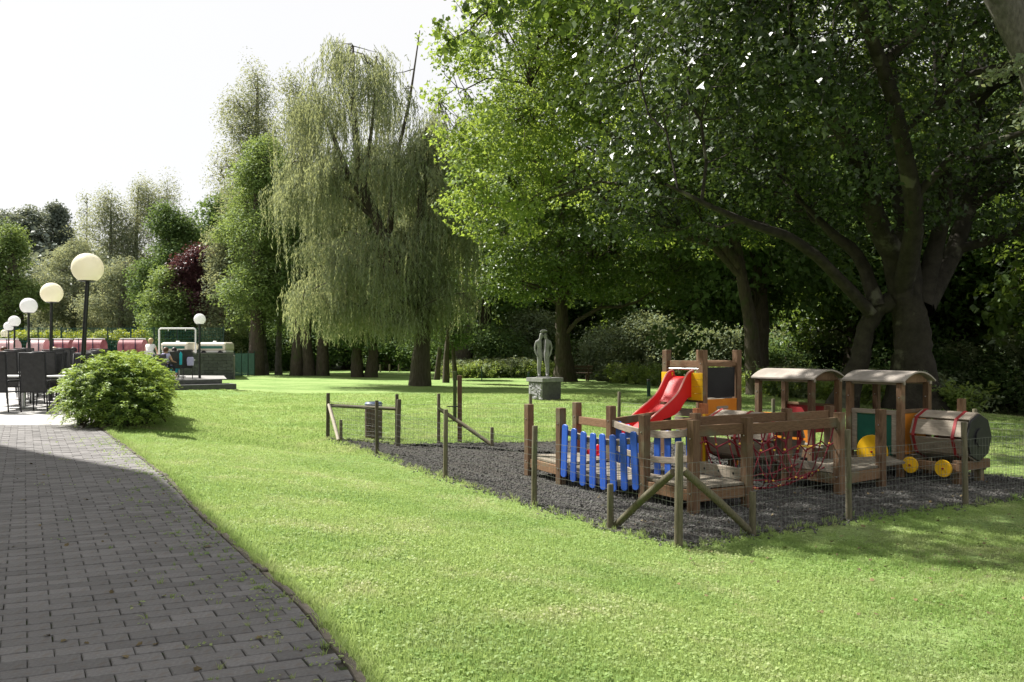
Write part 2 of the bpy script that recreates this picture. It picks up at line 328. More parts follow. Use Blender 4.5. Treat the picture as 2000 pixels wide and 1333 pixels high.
def lawn_mat():
    m, n, l = new_mat('lawn'); out = n.new('ShaderNodeOutputMaterial'); b = n.new('ShaderNodeBsdfPrincipled'); l.new(b.outputs[0], out.inputs[0])
    t = n.new('ShaderNodeTexCoord'); v = t.outputs['Object']
    a = N(n, 'ShaderNodeTexNoise', Scale=22.0, Detail=8.0, Roughness=0.8); l.new(v, a.inputs['Vector'])
    c = N(n, 'ShaderNodeTexNoise', Scale=0.5, Detail=4.0); l.new(v, c.inputs['Vector'])
    e = N(n, 'ShaderNodeTexNoise', Scale=1.1, Detail=7.0, Roughness=0.7); l.new(v, e.inputs['Vector'])
    col = mixc(n, l, ramp(n, l, a.outputs['Fac'], 0.36, 0.62), (0.06, 0.10, 0.025), (0.26, 0.39, 0.12))
    col = mixc(n, l, ramp(n, l, c.outputs['Fac'], 0.42, 0.62, 0, 0.45), col, (0.33, 0.41, 0.16))
    sp = n.new('ShaderNodeSeparateXYZ'); l.new(v, sp.inputs[0])
    # trodden brown earth right of the playground corner
    mx = ramp(n, l, sp.outputs['X'], 1.6, 4.2); my = ramp(n, l, sp.outputs['Y'], 9.5, 6.5)
    mul = N(n, 'ShaderNodeMath', operation='MULTIPLY'); l.new(mx, mul.inputs[0]); l.new(my, mul.inputs[1])
    m2 = N(n, 'ShaderNodeMath', operation='MULTIPLY'); l.new(mul.outputs[0], m2.inputs[0]); l.new(ramp(n, l, e.outputs['Fac'], 0.44, 0.62), m2.inputs[1])
    col = mixc(n, l, m2.outputs[0], col, (0.15, 0.12, 0.075))
    l.new(col, b.inputs['Base Color']); b.inputs['Roughness'].default_value = 0.9; b.inputs['Specular IOR Level'].default_value = 0.1
    bp = N(n, 'ShaderNodeBump', Strength=0.9, Distance=0.03); l.new(a.outputs['Fac'], bp.inputs['Height']); l.new(bp.outputs[0], b.inputs['Normal'])
    return m
M['lawn'] = lawn_mat()

def gravel_mat():
    m, n, l = new_mat('dark_gravel'); out = n.new('ShaderNodeOutputMaterial'); b = n.new('ShaderNodeBsdfPrincipled'); l.new(b.outputs[0], out.inputs[0])
    t = n.new('ShaderNodeTexCoord'); v = t.outputs['Object']
    vo = N(n, 'ShaderNodeTexVoronoi', Scale=55.0); l.new(v, vo.inputs['Vector'])
    c = N(n, 'ShaderNodeTexNoise', Scale=1.3, Detail=5.0); l.new(v, c.inputs['Vector'])
    sep = n.new('ShaderNodeSeparateColor'); l.new(vo.outputs['Color'], sep.inputs[0])
    col = mixc(n, l, sep.outputs[0], (0.025, 0.023, 0.021), (0.10, 0.096, 0.09))
    col = mixc(n, l, ramp(n, l, c.outputs['Fac'], 0.4, 0.65, 0, 0.5), col, (0.07, 0.062, 0.052))
    l.new(col, b.inputs['Base Color']); b.inputs['Roughness'].default_value = 0.95; b.inputs['Specular IOR Level'].default_value = 0.15
    bp = N(n, 'ShaderNodeBump', Strength=1.0, Distance=0.02); l.new(vo.outputs['Distance'], bp.inputs['Height']); bp.invert = True; l.new(bp.outputs[0], b.inputs['Normal'])
    return m
M['gravel'] = gravel_mat()
M['pebble'] = surf('gravel_stone', (0.04, 0.039, 0.036), (0.15, 0.145, 0.135), 3, 0.9, 0.3, 60)

def water_mat():
    m, n, l = new_mat('river_water'); out = n.new('ShaderNodeOutputMaterial'); b = n.new('ShaderNodeBsdfPrincipled'); l.new(b.outputs[0], out.inputs[0])
    b.inputs['Base Color'].default_value = (0.03, 0.026, 0.016, 1); b.inputs['Roughness'].default_value = 0.06; b.inputs['Specular IOR Level'].default_value = 0.5
    t = n.new('ShaderNodeTexCoord'); a = N(n, 'ShaderNodeTexNoise', Scale=1.4, Detail=4.0); l.new(t.outputs['Object'], a.inputs['Vector'])
    bp = N(n, 'ShaderNodeBump', Strength=0.25, Distance=0.05); l.new(a.outputs['Fac'], bp.inputs['Height']); l.new(bp.outputs[0], b.inputs['Normal'])
    return m
M['water'] = water_mat()
# ------------------------------------------------------------------ terrain
EDGE = [(0.1, 1.8), (-0.36, 2.9), (-0.647, 3.56), (-1.07, 4.42), (-1.77, 5.61), (-2.49, 6.84), (-3.62, 8.92), (-4.83, 10.9), (-6.3, 13.3), (-7.3, 14.9), (-8.6, 18), (-11.0, 24), (-13.3, 30), (-13.9, 33.2), (-11.7, 34.8), (-13.3, 39), (-22, 41), (-26, 52), (-60, 62)]
E = np.array(EDGE)
def edge_sd(x, y):
    """signed distance to the paved edge, positive on the lawn"""
    x = np.asarray(x, float); y = np.asarray(y, float); best = np.full(x.shape, 1e9); sgn = np.ones(x.shape)
    for a, b in zip(E[:-1], E[1:]):
        d = b - a; L2 = d @ d
        t = np.clip(((x - a[0]) * d[0] + (y - a[1]) * d[1]) / L2, 0, 1)
        px = a[0] + t * d[0]; py = a[1] + t * d[1]; dist = np.hypot(x - px, y - py)
        cr = d[0] * (y - a[1]) - d[1] * (x - a[0])     # >0: left of direction
        m = dist < best - 1e-9; best = np.where(m, dist, best); sgn = np.where(m, np.where(cr > 0, -1, 1), sgn)
    return best * sgn

RB0, RB1 = np.array([18.0, 10.0]), np.array([-2.0, 73.0])     # near bank of the river
_rd = (RB1 - RB0) / np.linalg.norm(RB1 - RB0); _rn = np.array([_rd[1], -_rd[0]])    # normal away from the camera side
if _rn @ np.array([0, -1.0]) > 0 and False: pass
_rn = _rn if _rn @ (RB0 * 1.6 - RB0) > 0 else -_rn
def hgt(x, y):
    x = np.asarray(x, float); y = np.asarray(y, float)
    d = edge_sd(x, y)
    z = -0.03 - 0.39 * sstep(0.0, 3.6, d); z = z - 0.22 * sstep(22, 31, y) * (1 - sstep(0.0, 3.6, d))
    r = (x - RB0[0]) * _rn[0] + (y - RB0[1]) * _rn[1]            # >0 in/over the river
    cut = sstep(-1.0, 1.0, r) * (1 - sstep(13, 18, r))
    z = z - 1.3 * cut
    # far bank and hillside
    z = z + 22.0 * sstep(20, 100, r) + 0.8 * sstep(15, 19, r)
    # wooded hill far on the left
    hl = np.exp(-(((x + 92) / 15) ** 2 + ((y - 165) / 40) ** 2)); z = z + 9.5 * hl
    z = z + 6.5 * sstep(85, 150, y) * (1 - sstep(20, 60, r))
    z = z + 0.05 * np.sin(x * 0.35 + 1) * np.sin(y * 0.27) * sstep(20, 40, y)
    return z
def hz(x, y): return float(hgt(np.array([x]), np.array([y]))[0])

def grid_axis(stops):
    out = []
    for a, b, s in stops: out += list(np.arange(a, b - 1e-6, s))
    out.append(stops[-1][1]); return np.array(out)
gx = grid_axis([(-260, -60, 10), (-60, -16, 2), (-16, 12, 0.4), (12, 60, 2), (60, 260, 10)])
gy = grid_axis([(-30, 0, 3), (0, 20, 0.4), (20, 80, 1.5), (80, 200, 5), (200, 420, 20)])
XX, YY = np.meshgrid(gx, gy); ZZ = hgt(XX, YY)
V = np.stack([XX, YY, ZZ], -1).reshape(-1, 3); nx, ny = len(gx), len(gy)
idx = (np.arange(ny - 1)[:, None] * nx + np.arange(nx - 1)[None, :]).ravel()
F = np.stack([idx, idx + 1, idx + nx + 1, idx + nx], -1)
lw = np_mesh('lawn', V, F, np.full(len(F), 4), M['lawn'], True); lw.materials.append(M['floor'])
fc = V[F].mean(1); rr_ = (fc[:, 0] - RB0[0]) * _rn[0] + (fc[:, 1] - RB0[1]) * _rn[1]
lw.polygons.foreach_set('material_index', ((rr_ > 12) | (fc[:, 1] > 74 + 2 * np.sin(fc[:, 0])) | (fc[:, 0] < -34)).astype(np.int32))
tag(link('lawn', lw), kind='structure', label='bright green mown lawn')

# river
g = G(); a, b = RB0 - _rd * 30, RB1 + _rd * 60; p = _rn * 20
g.add([(*(a - _rn * 1.0), -1.15), (*(a + p), -1.15), (*(b + p), -1.15), (*(b - _rn * 1.0), -1.15)], [(0, 1, 2, 3)])
tag(solo('river', g, M['water']), kind='structure', label='dark brown river behind the trees')

# ------------------------------------------------------------------ fence line and gravel of the playground
FP = [(1.473, 7.48), (0.246, 9.44), (-0.906, 11.5), (-2.256, 14.15), (-3.62, 16.6), (-2.12, 15.5), (-1.37, 15.75), (0.35, 15.9), (2.07, 16.4), (4.4, 14.2), (6.5, 11.9), (7.6, 10.75), (5.1, 9.5), (3.45, 8.65)]
# playground gravel sheet, 4 mm steps over the lawn
def inside(poly, x, y):
    x = np.asarray(x); y = np.asarray(y); c = np.zeros(x.shape, bool); n = len(poly)
    for i in range(n):
        x0, y0 = poly[i]; x1, y1 = poly[(i + 1) % n]
        m = ((y0 > y) != (y1 > y)) & (x < (x1 - x0) * (y - y0) / (y1 - y0 + 1e-12) + x0); c ^= m
    return c
rg = random.Random(3)
out_poly = []
for i in range(len(FP)):
    (x0, y0), (x1, y1) = FP[i], FP[(i + 1) % len(FP)]
    n = max(2, int(math.hypot(x1 - x0, y1 - y0) / 0.12))
    for k in range(n):
        t = k / n; jx, jy = rg.gauss(0, 0.04) + .05 * math.sin((x0 + (x1 - x0) * t) * 5.1), rg.gauss(0, 0.04) + .05 * math.sin((y0 + (y1 - y0) * t) * 4.3)
        out_poly.append((x0 + (x1 - x0) * t + jx, y0 + (y1 - y0) * t + jy))
import bmesh
bm = bmesh.new(); vs = [bm.verts.new((x, y, 0)) for x, y in out_poly]; f = bm.faces.new(vs)
bmesh.ops.triangulate(bm, faces=[f]); bmesh.ops.recalc_face_normals(bm, faces=bm.faces)
if bm.faces[:][0].normal.z < 0: bmesh.ops.reverse_faces(bm, faces=bm.faces)
for v in bm.verts: v.co.z = -0.405
me = bpy.data.meshes.new('playground_gravel'); bm.to_mesh(me); bm.free(); me.materials.append(M['gravel'])
tag(link('gravel_bed', me), kind='structure', label='dark gravel bed of the fenced playground')

# ------------------------------------------------------------------ paved path of grey bricks
def clip(poly, a, b, left=True):
    """Sutherland-Hodgman clip against the line a->b, keeping its left side"""
    out = []
    def s(p): return (b[0] - a[0]) * (p[1] - a[1]) - (b[1] - a[1]) * (p[0] - a[0])
    for i in range(len(poly)):
        p, q = poly[i], poly[(i + 1) % len(poly)]; sp_, sq = s(p), s(q)
        if sp_ >= 0: out.append(p)
        if sp_ * sq < 0:
            t = sp_ / (sp_ - sq); out.append((p[0] + (q[0] - p[0]) * t, p[1] + (q[1] - p[1]) * t))
    return out
path = tag(bpy.data.objects.new('path', None), kind='structure', label='path of grey bricks in running bond'); C.objects.link(path)
ax = Vector((math.cos(R(22.5)), math.sin(R(22.5)), 0)); bx = Vector((-math.sin(R(30)), math.cos(R(30)), 0))
BL, BW = 0.208, 0.107; JL, JW = 0.0026, 0.0052
# bedding sheet
pe = [(x, y) for x, y in EDGE if y < 15.0] + [(-7.3, 14.9)]
g = G(); g.add([(x - 0.03, y, -0.011) for x, y in pe] + [(-16, 14.9, -0.011), (-16, 0.3, -0.011), (0.2, 0.3, -0.011)], [tuple(range(len(pe) + 3))])
o = part('bedding', g, M['joint'], path)
def brick_geo(g, poly, z=0.0, zb=-0.05, ch=0.0035, tilt=(0, 0)):
    n = len(poly); cx = sum(p[0] for p in poly) / n; cy = sum(p[1] for p in poly) / n
    def ins(p, k):
        d = math.hypot(p[0] - cx, p[1] - cy) or 1; return (p[0] - (p[0] - cx) / d * k * 1.4, p[1] - (p[1] - cy) / d * k * 1.4)
    def zz(p): return tilt[0] * (p[0] - cx) + tilt[1] * (p[1] - cy)
    lo = [(p[0], p[1], zb) for p in poly]; mi = [(p[0], p[1], z - ch + zz(p)) for p in poly]; hi = [(*ins(p, ch), z + zz(p)) for p in poly]
    g.add(lo + mi + hi, [tuple(range(2 * n, 3 * n))] + [(k, (k + 1) % n, n + (k + 1) % n, n + k) for k in range(n)] + [(n + k, n + (k + 1) % n, 2 * n + (k + 1) % n, 2 * n + k) for k in range(n)])
g = G(); sk = math.tan(R(7.5)); h = [(i_ * (BL / 2 - JL) - j_ * (BW / 2 - JW) * sk, j_ * (BW / 2 - JW)) for i_, j_ in ((-1, -1), (1, -1), (1, 1), (-1, 1))]; px_ = Vector((-ax.y, ax.x, 0))
brick_geo(g, h); brick_me = g.mesh('brick', M['brick']); fixn(brick_me)
rb = random.Random(11); bricks = []
for j in range(-20, 175):
    for i in range(-95, 45):
        off = (0.5 if j % 2 else 0.0) + rb.gauss(0, 0.004)
        c = ax * ((i + off) * BL) + bx * (j * BW); c = Vector((c.x + 0.03, c.y + 1.0, 0))
        if c.y < 1.6 or c.y > 15.05 or c.x < -0.64 * c.y - 2.2: continue
        bricks.append((c, rb.random(), rb.gauss(0, 0.0013), rb.gauss(0, 0.006), rb.gauss(0, 0.008), rb.gauss(0, 0.004)))
cs = np.array([[b[0].x, b[0].y] for b in bricks]); sd = edge_sd(cs[:, 0], cs[:, 1])
near = []
far = G()
for (c, u, dz, tx, ty, rz), d in zip(bricks, sd):
    if d > 0.0: continue
    infr = abs(c.x) < 0.62 * c.y + 0.1 and c.y > 3.3
    if d < -0.20:
        near.append((c.y if infr else 99 + c.y, c, None, dz, tx, ty, rz))
    else:
        poly = [(c.x + ax.x * p[0] + px_.x * p[1], c.y + ax.y * p[0] + px_.y * p[1]) for p in h]
        for a_, b_ in zip(EDGE[:9], EDGE[1:10]):
            n_ = Vector((a_[1] - b_[1], b_[0] - a_[0])).normalized() * 0.050
            if min(abs(c.y - a_[1]), abs(c.y - b_[1])) < 0.35 or (min(a_[1], b_[1]) < c.y < max(a_[1], b_[1])):
                if len(poly) >= 3: poly = clip(poly, (a_[0] + n_.x, a_[1] + n_.y), (b_[0] + n_.x, b_[1] + n_.y))
        if len(poly) < 3: continue
        ar = abs(sum(poly[k][0] * poly[(k + 1) % len(poly)][1] - poly[(k + 1) % len(poly)][0] * poly[k][1] for k in range(len(poly)))) / 2
        if ar < 0.002: continue
        near.append((c.y if infr else 99 + c.y, c, poly, dz, tx, ty, rz))
near.sort(key=lambda t: t[0])
for k, (_, c, poly, dz, tx, ty, rz) in enumerate(near):
    if k < 296:
        if poly is None:
            o = link('brick', brick_me, path, (c.x, c.y, dz)); o.rotation_euler = (tx, ty, math.atan2(ax.y, ax.x) + rz)
        else:
            gg = G(); brick_geo(gg, [(p[0] - c.x, p[1] - c.y) for p in poly]); mm = gg.mesh('brick', M['brick']); fixn(mm)
            link('brick', mm, path, (c.x, c.y, dz))
    else:
        if poly is None:
            a2 = math.atan2(ax.y, ax.x) + rz; ca, sa = math.cos(a2), math.sin(a2)
            poly = [(c.x + ca * p[0] - sa * p[1], c.y + sa * p[0] + ca * p[1]) for p in h]
        brick_geo(far, poly, z=dz, tilt=(ty, tx))
M['brick2'] = surf('grey_paving_brick_field', (0.145, 0.139, 0.137), (0.215, 0.206, 0.202), 55, 0.88, 0.8, 260, c3=(0.17, 0.155, 0.15), bdist=0.003, spec=0.2)
nt = M['brick2'].node_tree; bb = [x for x in nt.nodes if x.type == 'BSDF_PRINCIPLED'][0]; src = bb.inputs['Base Color'].links[0].from_socket
gi = nt.nodes.new('ShaderNodeNewGeometry'); hs = nt.nodes.new('ShaderNodeHueSaturation'); nt.links.new(src, hs.inputs['Color'])
nt.links.new(ramp(nt.nodes, nt.links, gi.outputs['Random Per Island'], 0, 1, 0.82, 1.17), hs.inputs['Value']); nt.links.new(hs.outputs[0], bb.inputs['Base Color'])
o = part('brick_field', far, M['brick2'], path); o['kind'] = 'stuff'
# edging stones
pts = []
for a_, b_ in zip(EDGE[:9], EDGE[1:10]):
    L = math.hypot(b_[0] - a_[0], b_[1] - a_[1]); n_ = max(1, round(L / 0.205))
    for k in range(n_): pts.append(((a_[0] + (b_[0] - a_[0]) * (k + 0.5) / n_, a_[1] + (b_[1] - a_[1]) * (k + 0.5) / n_), math.atan2(b_[1] - a_[1], b_[0] - a_[0])))
g = G(); brick_geo(g, [(-0.1, -0.021), (0.1, -0.021), (0.1, 0.021), (-0.1, 0.021)], zb=-0.09, ch=0.006); kme = g.mesh('edging_stone', M['kerb']); fixn(kme)
for (x, y), a_ in pts:
    o = link('edging_stone', kme, path, (x + math.sin(a_) * -0.03 * -1 * -1, y + 0, 0.004 + rb.gauss(0, 0.004)))
    nn = Vector((-math.sin(a_), math.cos(a_))); o.location = (x + nn.x * 0.023, y + nn.y * 0.023, 0.001 + rb.gauss(0, 0.004))
    o.rotation_euler = (rb.gauss(0, 0.06), rb.gauss(0, 0.02), a_ + rb.gauss(0, 0.03))

# ------------------------------------------------------------------ terrace of pale slabs beyond the bricks
terr = tag(bpy.data.objects.new('terrace', None), kind='structure', label='pale slab terrace with chairs'); C.objects.link(terr)
def tz(y): return 0.15 * float(sstep(18, 28, np.array([y]))[0])
tp = [(x, y) for x, y in EDGE if y >= 14.9][:6]
g = G(); ys = [14.9, 18, 20, 22, 24, 26, 28, 30, 33.2]
def ex(y): return float(np.interp(y, E[9:14, 1], E[9:14, 0]))
for y0, y1 in zip(ys[:-1], ys[1:]):
    g.add([(-60, y0, tz(y0) - 0.006), (ex(y0) - 0.01, y0, tz(y0) - 0.006), (ex(y1) - 0.01, y1, tz(y1) - 0.006), (-60, y1, tz(y1) - 0.006)], [(0, 1, 2, 3)])
    g.add([(ex(y0) - 0.01, y0, tz(y0) - 0.006), (ex(y0) - 0.01, y0, -0.6), (ex(y1) - 0.01, y1, -0.6), (ex(y1) - 0.01, y1, tz(y1) - 0.006)], [(0, 1, 2, 3)])
g.add([(-60, 33.2, tz(40) - 0.006), (-13.9, 33.2, tz(40) - 0.006), (-11.75, 34.8, tz(40) - 0.006), (-13.3, 39, tz(40) - 0.006), (-22, 41, tz(40) - 0.006), (-26, 52, tz(40) - 0.006), (-60, 52, tz(40) - 0.006)], [(0, 1, 2, 3, 4, 5, 6)])
part('bed', g, M['slabbase'], terr)
rs = random.Random(5); n_s = 0
for j in range(0, 24):
    y0 = 14.95 + j * 0.5
    for i in range(0, 40):
        x1 = ex(y0 + 0.25) - 0.05 - i * 0.5 + (0.25 if j % 2 else 0); x0 = x1 - 0.49
        if x1 > ex(y0 + 0.25) - 0.03: continue
        if x1 < -0.66 * y0 - 0.3: break
        if n_s > 290: break
        g = G(); z0, z1 = tz(y0) + rs.gauss(0, 0.0012), tz(y0 + 0.49)
        g.add([(x0, y0, z0), (x1, y0, z0), (x1, y0 + 0.49, z1), (x0, y0 + 0.49, z1), (x0, y0, z0 - 0.04), (x1, y0, z0 - 0.04), (x1, y0 + 0.49, z1 - 0.04), (x0, y0 + 0.49, z1 - 0.04)],
              [(0, 1, 2, 3), (0, 4, 5, 1), (1, 5, 6, 2), (2, 6, 7, 3), (3, 7, 4, 0)])
        part('slab', g, M['slab'], terr); n_s += 1
# two steps down to the lawn
st = thing('garden_steps', 'two low dark stone steps from terrace to lawn beside the rear lamp', 'steps', (-13.0, 33.5, -0.4))
for (x0, y0, x1, y1, zt, w) in ((-15.0, 32.2, -11.85, 34.55, 0.13, 1.0), (-15.0, 31.7, -11.25, 34.5, -0.05, 1.0)):
    g = G(); d = Vector((x1 - x0, y1 - y0, 0)).normalized(); n_ = Vector((-d.y, d.x, 0)) * w
    P = [Vector((x0, y0, 0)), Vector((x1, y1, 0)), Vector((x1, y1, 0)) + n_, Vector((x0, y0, 0)) + n_]
    g.box8([p + Vector((0, 0, -0.5)) for p in P] + [p + Vector((0, 0, zt)) for p in P]); part('step', g, M['stepstone'], st, bevel=0.01)
# ------------------------------------------------------------------ vegetation tools
def unit(a): return a / (np.linalg.norm(a, axis=-1, keepdims=True) + 1e-9)

HEX = np.array([(-0.45, 0), (-0.22, 0.52), (0.04, 0.2), (0.55, 0), (0.04, -0.2), (-0.22, -0.52)])
KITE = np.array([(-0.5, 0), (-0.05, 0.5), (0.5, 0), (-0.05, -0.5)])
PLANE = np.array([(-0.5, 0), (-0.34, 0.42), (-0.02, 0.3), (0.1, 0.52), (0.5, 0), (0.1, -0.52), (-0.02, -0.3), (-0.34, -0.42)])
def leaf_mesh(P, D, Nn, L, W, shape, fold=0.18):
    """leaves at P, along D, with normal Nn"""
    n = len(P); D = unit(D - Nn * np.sum(D * Nn, -1, keepdims=True)); S = np.cross(Nn, D)
    K = len(shape); V = np.empty((n, K, 3), np.float32)
    for k, (a, b) in enumerate(shape):
        V[:, k] = P + D * (L * a)[:, None] + S * (W * b)[:, None] + Nn * (W * abs(b) * fold)[:, None] - Nn * (L * a * a * 0.3)[:, None]
    F = np.arange(n * K); return V.reshape(-1, 3), F, np.full(n, K)

def cloud(rng, cen, out, per, spread, size, aspect, flat=0.6, shape=KITE, droop=0.3, up=0.7, szv=0.3):
    n = len(cen) * per
    c = np.repeat(cen, per, 0); o = np.repeat(out, per, 0); sp = np.repeat(np.asarray(spread, float) * np.ones(len(cen)), per)[:, None]
    off = rng.normal(size=(n, 3)); off *= np.minimum(1, 1.7 / (np.linalg.norm(off, axis=1, keepdims=True) + 1e-6)); off *= sp; off[:, 2] *= flat
    P = c + off + np.minimum(0, -0.15 * np.linalg.norm(off[:, :2], axis=1))[:, None] * np.array([0, 0, 1.0])
    Nn = unit(np.array([0, 0, up]) + o * 0.45 + rng.normal(size=(n, 3)) * 0.55)
    D = rng.normal(size=(n, 3)) + o * 0.7 + np.array([0, 0, -droop])
    L = size * (1 + szv * rng.normal(size=n)).clip(0.4, 1.8); return P, D, Nn, L, L * aspect

def ell_points(rng, ells, n, shell=0.5, lowcut=-0.75):
    e = np.array(ells, float); w = (e[:, 3] * e[:, 4] * e[:, 5]) ** (2 / 3); k = rng.choice(len(e), n, p=w / w.sum())
    d = unit(rng.normal(size=(n, 3))); d[:, 2] = np.where(d[:, 2] < lowcut, -d[:, 2], d[:, 2])
    r = (shell ** 3 + rng.random(n) * (1 - shell ** 3)) ** (1 / 3) * (1 + 0.07 * rng.normal(size=n))
    return e[k, :3] + d * r[:, None] * e[k, 3:6], unit(d / e[k, 3:6] * e[k, 3:6].mean(1, keepdims=True))

def tubes_np(segs, n=5, rough=None):
    """segs: list of (points array, radii array)"""
    VV, FF, b = [], [], 0
    an = np.arange(n) * 2 * math.pi / n
    for pts, rad in segs:
        pts = np.asarray(pts, float); m = len(pts); t = unit(np.gradient(pts, axis=0))
        ref = np.where(np.abs(t[:, 2:3]) > 0.95, np.array([[1.0, 0, 0]]), np.array([[0, 0, 1.0]]))
        a = unit(np.cross(t, np.broadcast_to(np.array([0.9, 0.3, 0.2]), t.shape) if abs(t[0] @ np.array([0.9, 0.3, 0.2])) < 0.85 else np.broadcast_to(np.array([0, 0.2, 1.0]), t.shape)))
        c = np.cross(t, a)
        ring = pts[:, None, :] + (a[:, None, :] * np.cos(an)[None, :, None] + c[:, None, :] * np.sin(an)[None, :, None]) * (np.asarray(rad, float)[:, None] * (1 if rough is None else 1 + 0.05 * rough.normal(size=(m, n)) + 0.07 * rough.normal(size=(1, n))))[:, :, None]
        VV.append(ring.reshape(-1, 3)); i = np.arange(m - 1)[:, None] * n; k = np.arange(n)[None, :]; k2 = (k + 1) % n
        FF.append(np.stack([i + k + b, i + k2 + b, i + n + k2 + b, i + n + k + b], -1).reshape(-1, 4)); b += m * n
    return np.concatenate(VV), np.concatenate(FF).ravel(), np.full(sum(len(f) for f in FF), 4)

def curve(rng, a, b, n=5, sag=0.0, jit=0.06):
    a, b = np.asarray(a, float), np.asarray(b, float); L = np.linalg.norm(b - a); t = np.linspace(0, 1, n)[:, None]
    P = a + (b - a) * t; P[:, 2] += (sag * L * 4 * t * (1 - t))[:, 0]
    P[1:-1] += rng.normal(size=(n - 2, 3)) * L * jit; return P

def resample(pts, k):
    pts = np.asarray(pts, float); d = np.r_[0, np.cumsum(np.linalg.norm(np.diff(pts, axis=0), axis=1))]
    s = np.linspace(0, d[-1], k); return np.stack([np.interp(s, d, pts[:, i]) for i in range(3)], 1)

def skeleton(rng, trunks, cen, n_limb, r_tip=0.015, limb_r=0.35, sag=0.12, twig=0.022, sides=9, twig_sides=3, start=0.3):
    """trunks: [(pts, radii)]; limbs grow to a subset of cen and twigs reach the rest"""
    segs = []; nodes = []; nr = []
    for pts, rad in trunks:
        p = resample(pts, 3 * len(pts)); d0 = np.linspace(0, 1, len(rad)); r = np.interp(np.linspace(0, 1, len(p)), d0, rad)
        segs.append((p, r)); k0 = int(len(p) * start); nodes += list(p[k0:]); nr += list(r[k0:])
    nodes = np.array(nodes); nr = np.array(nr)
    if len(cen):
        sel = rng.choice(len(cen), min(n_limb, len(cen)), replace=False); ln, lr = [nodes], [nr]
        for i in sel:
            c = cen[i]; d = np.linalg.norm(nodes - c, axis=1) + 1.4 * np.maximum(0, nodes[:, 2] - c[2] + 0.25 * np.linalg.norm(nodes[:, :2] - c[:2], axis=1))
            k = np.argmin(d); r0 = min(nr[k] * 0.75, limb_r * np.linalg.norm(nodes[k] - c) * 0.05 + 0.02)
            P = curve(rng, nodes[k], c, 7, sag, 0.035); rr = np.linspace(r0, r_tip, 7); segs.append((P, rr)); ln.append(P[1:]); lr.append(rr[1:])
        nodes = np.concatenate(ln)
    tw = []
    for c in cen:
        k = np.argmin(((nodes - c) ** 2).sum(1)); L = np.linalg.norm(nodes[k] - c)
        if L < 0.15: continue
        tw.append((curve(rng, nodes[k], c, 4, 0.06, 0.05), np.linspace(twig, twig * 0.3, 4)))
    V1, F1, S1 = tubes_np(segs, sides, rng)
    if tw:
        V2, F2, S2 = tubes_np(tw, twig_sides); return np.concatenate([V1, V2]), np.concatenate([F1, F2 + len(V1)]), np.concatenate([S1, S2])
    return V1, F1, S1

def flare(pts, rad, h=0.5, k=1.45):
    """adds a root flare at a trunk's foot"""
    pts = [list(p) for p in pts]; p0, p1 = np.array(pts[0]), np.array(pts[1]); d = (p1 - p0) / np.linalg.norm(p1 - p0)
    return [list(p0 - d * 0.3), list(p0 + d * 0.05), list(p0 + d * h * 0.5), list(p0 + d * h)] + pts[1:], [rad[0] * k * 1.25, rad[0] * k, rad[0] * 1.12, rad[0]] + list(rad[1:])

def tree(name, label, cat, base, ells, trunks, leaf, bark, n_cl, per, spread, size, aspect=0.6, seed=1, n_limb=30, group=None, shell=0.5, shape=KITE, droop=0.3, flat=0.6, up=0.7, extra=None, zoff=None, sag=0.12, lowcut=-0.75, twig=0.022, cname='crown'):
    """base (x, y); ells and trunks are relative to the base"""
    rng = np.random.default_rng(seed); z0 = hz(*base) if zoff is None else zoff
    root = thing(name, label, cat, (base[0], base[1], z0), group)
    cen, out = ell_points(rng, ells, n_cl, shell, lowcut)
    tk = [flare(p, r) if p[0][2] < .3 else (p, r) for p, r in trunks]
    V, F, S = skeleton(rng, tk, cen, n_limb, sag=sag, twig=twig)
    link('trunk', np_mesh('trunk', V, F, S, bark, True), root)
    P, D, Nn, L, W = cloud(rng, cen, out, per, spread, size, aspect, flat, shape, droop, up)
    V, F, S = leaf_mesh(P, D, Nn, L, W, shape)
    link(cname, np_mesh(cname, V, F, S, leaf), root)
    return root

def place(root, x, y, s=1.0, rz=0.0, label=None, group=None):
    c = copy_tree(root); c.location = (x, y, hz(x, y)); c.scale = (s, s, s); c.rotation_euler = (0, 0, rz)
    if label: c['label'] = label
    if group: c['group'] = group
    return c

def X(px, Y): return (px - 1000.0) / F_PX * Y
def Zp(py, Y): return CAM_Z + (HOR - py) / F_PX * Y

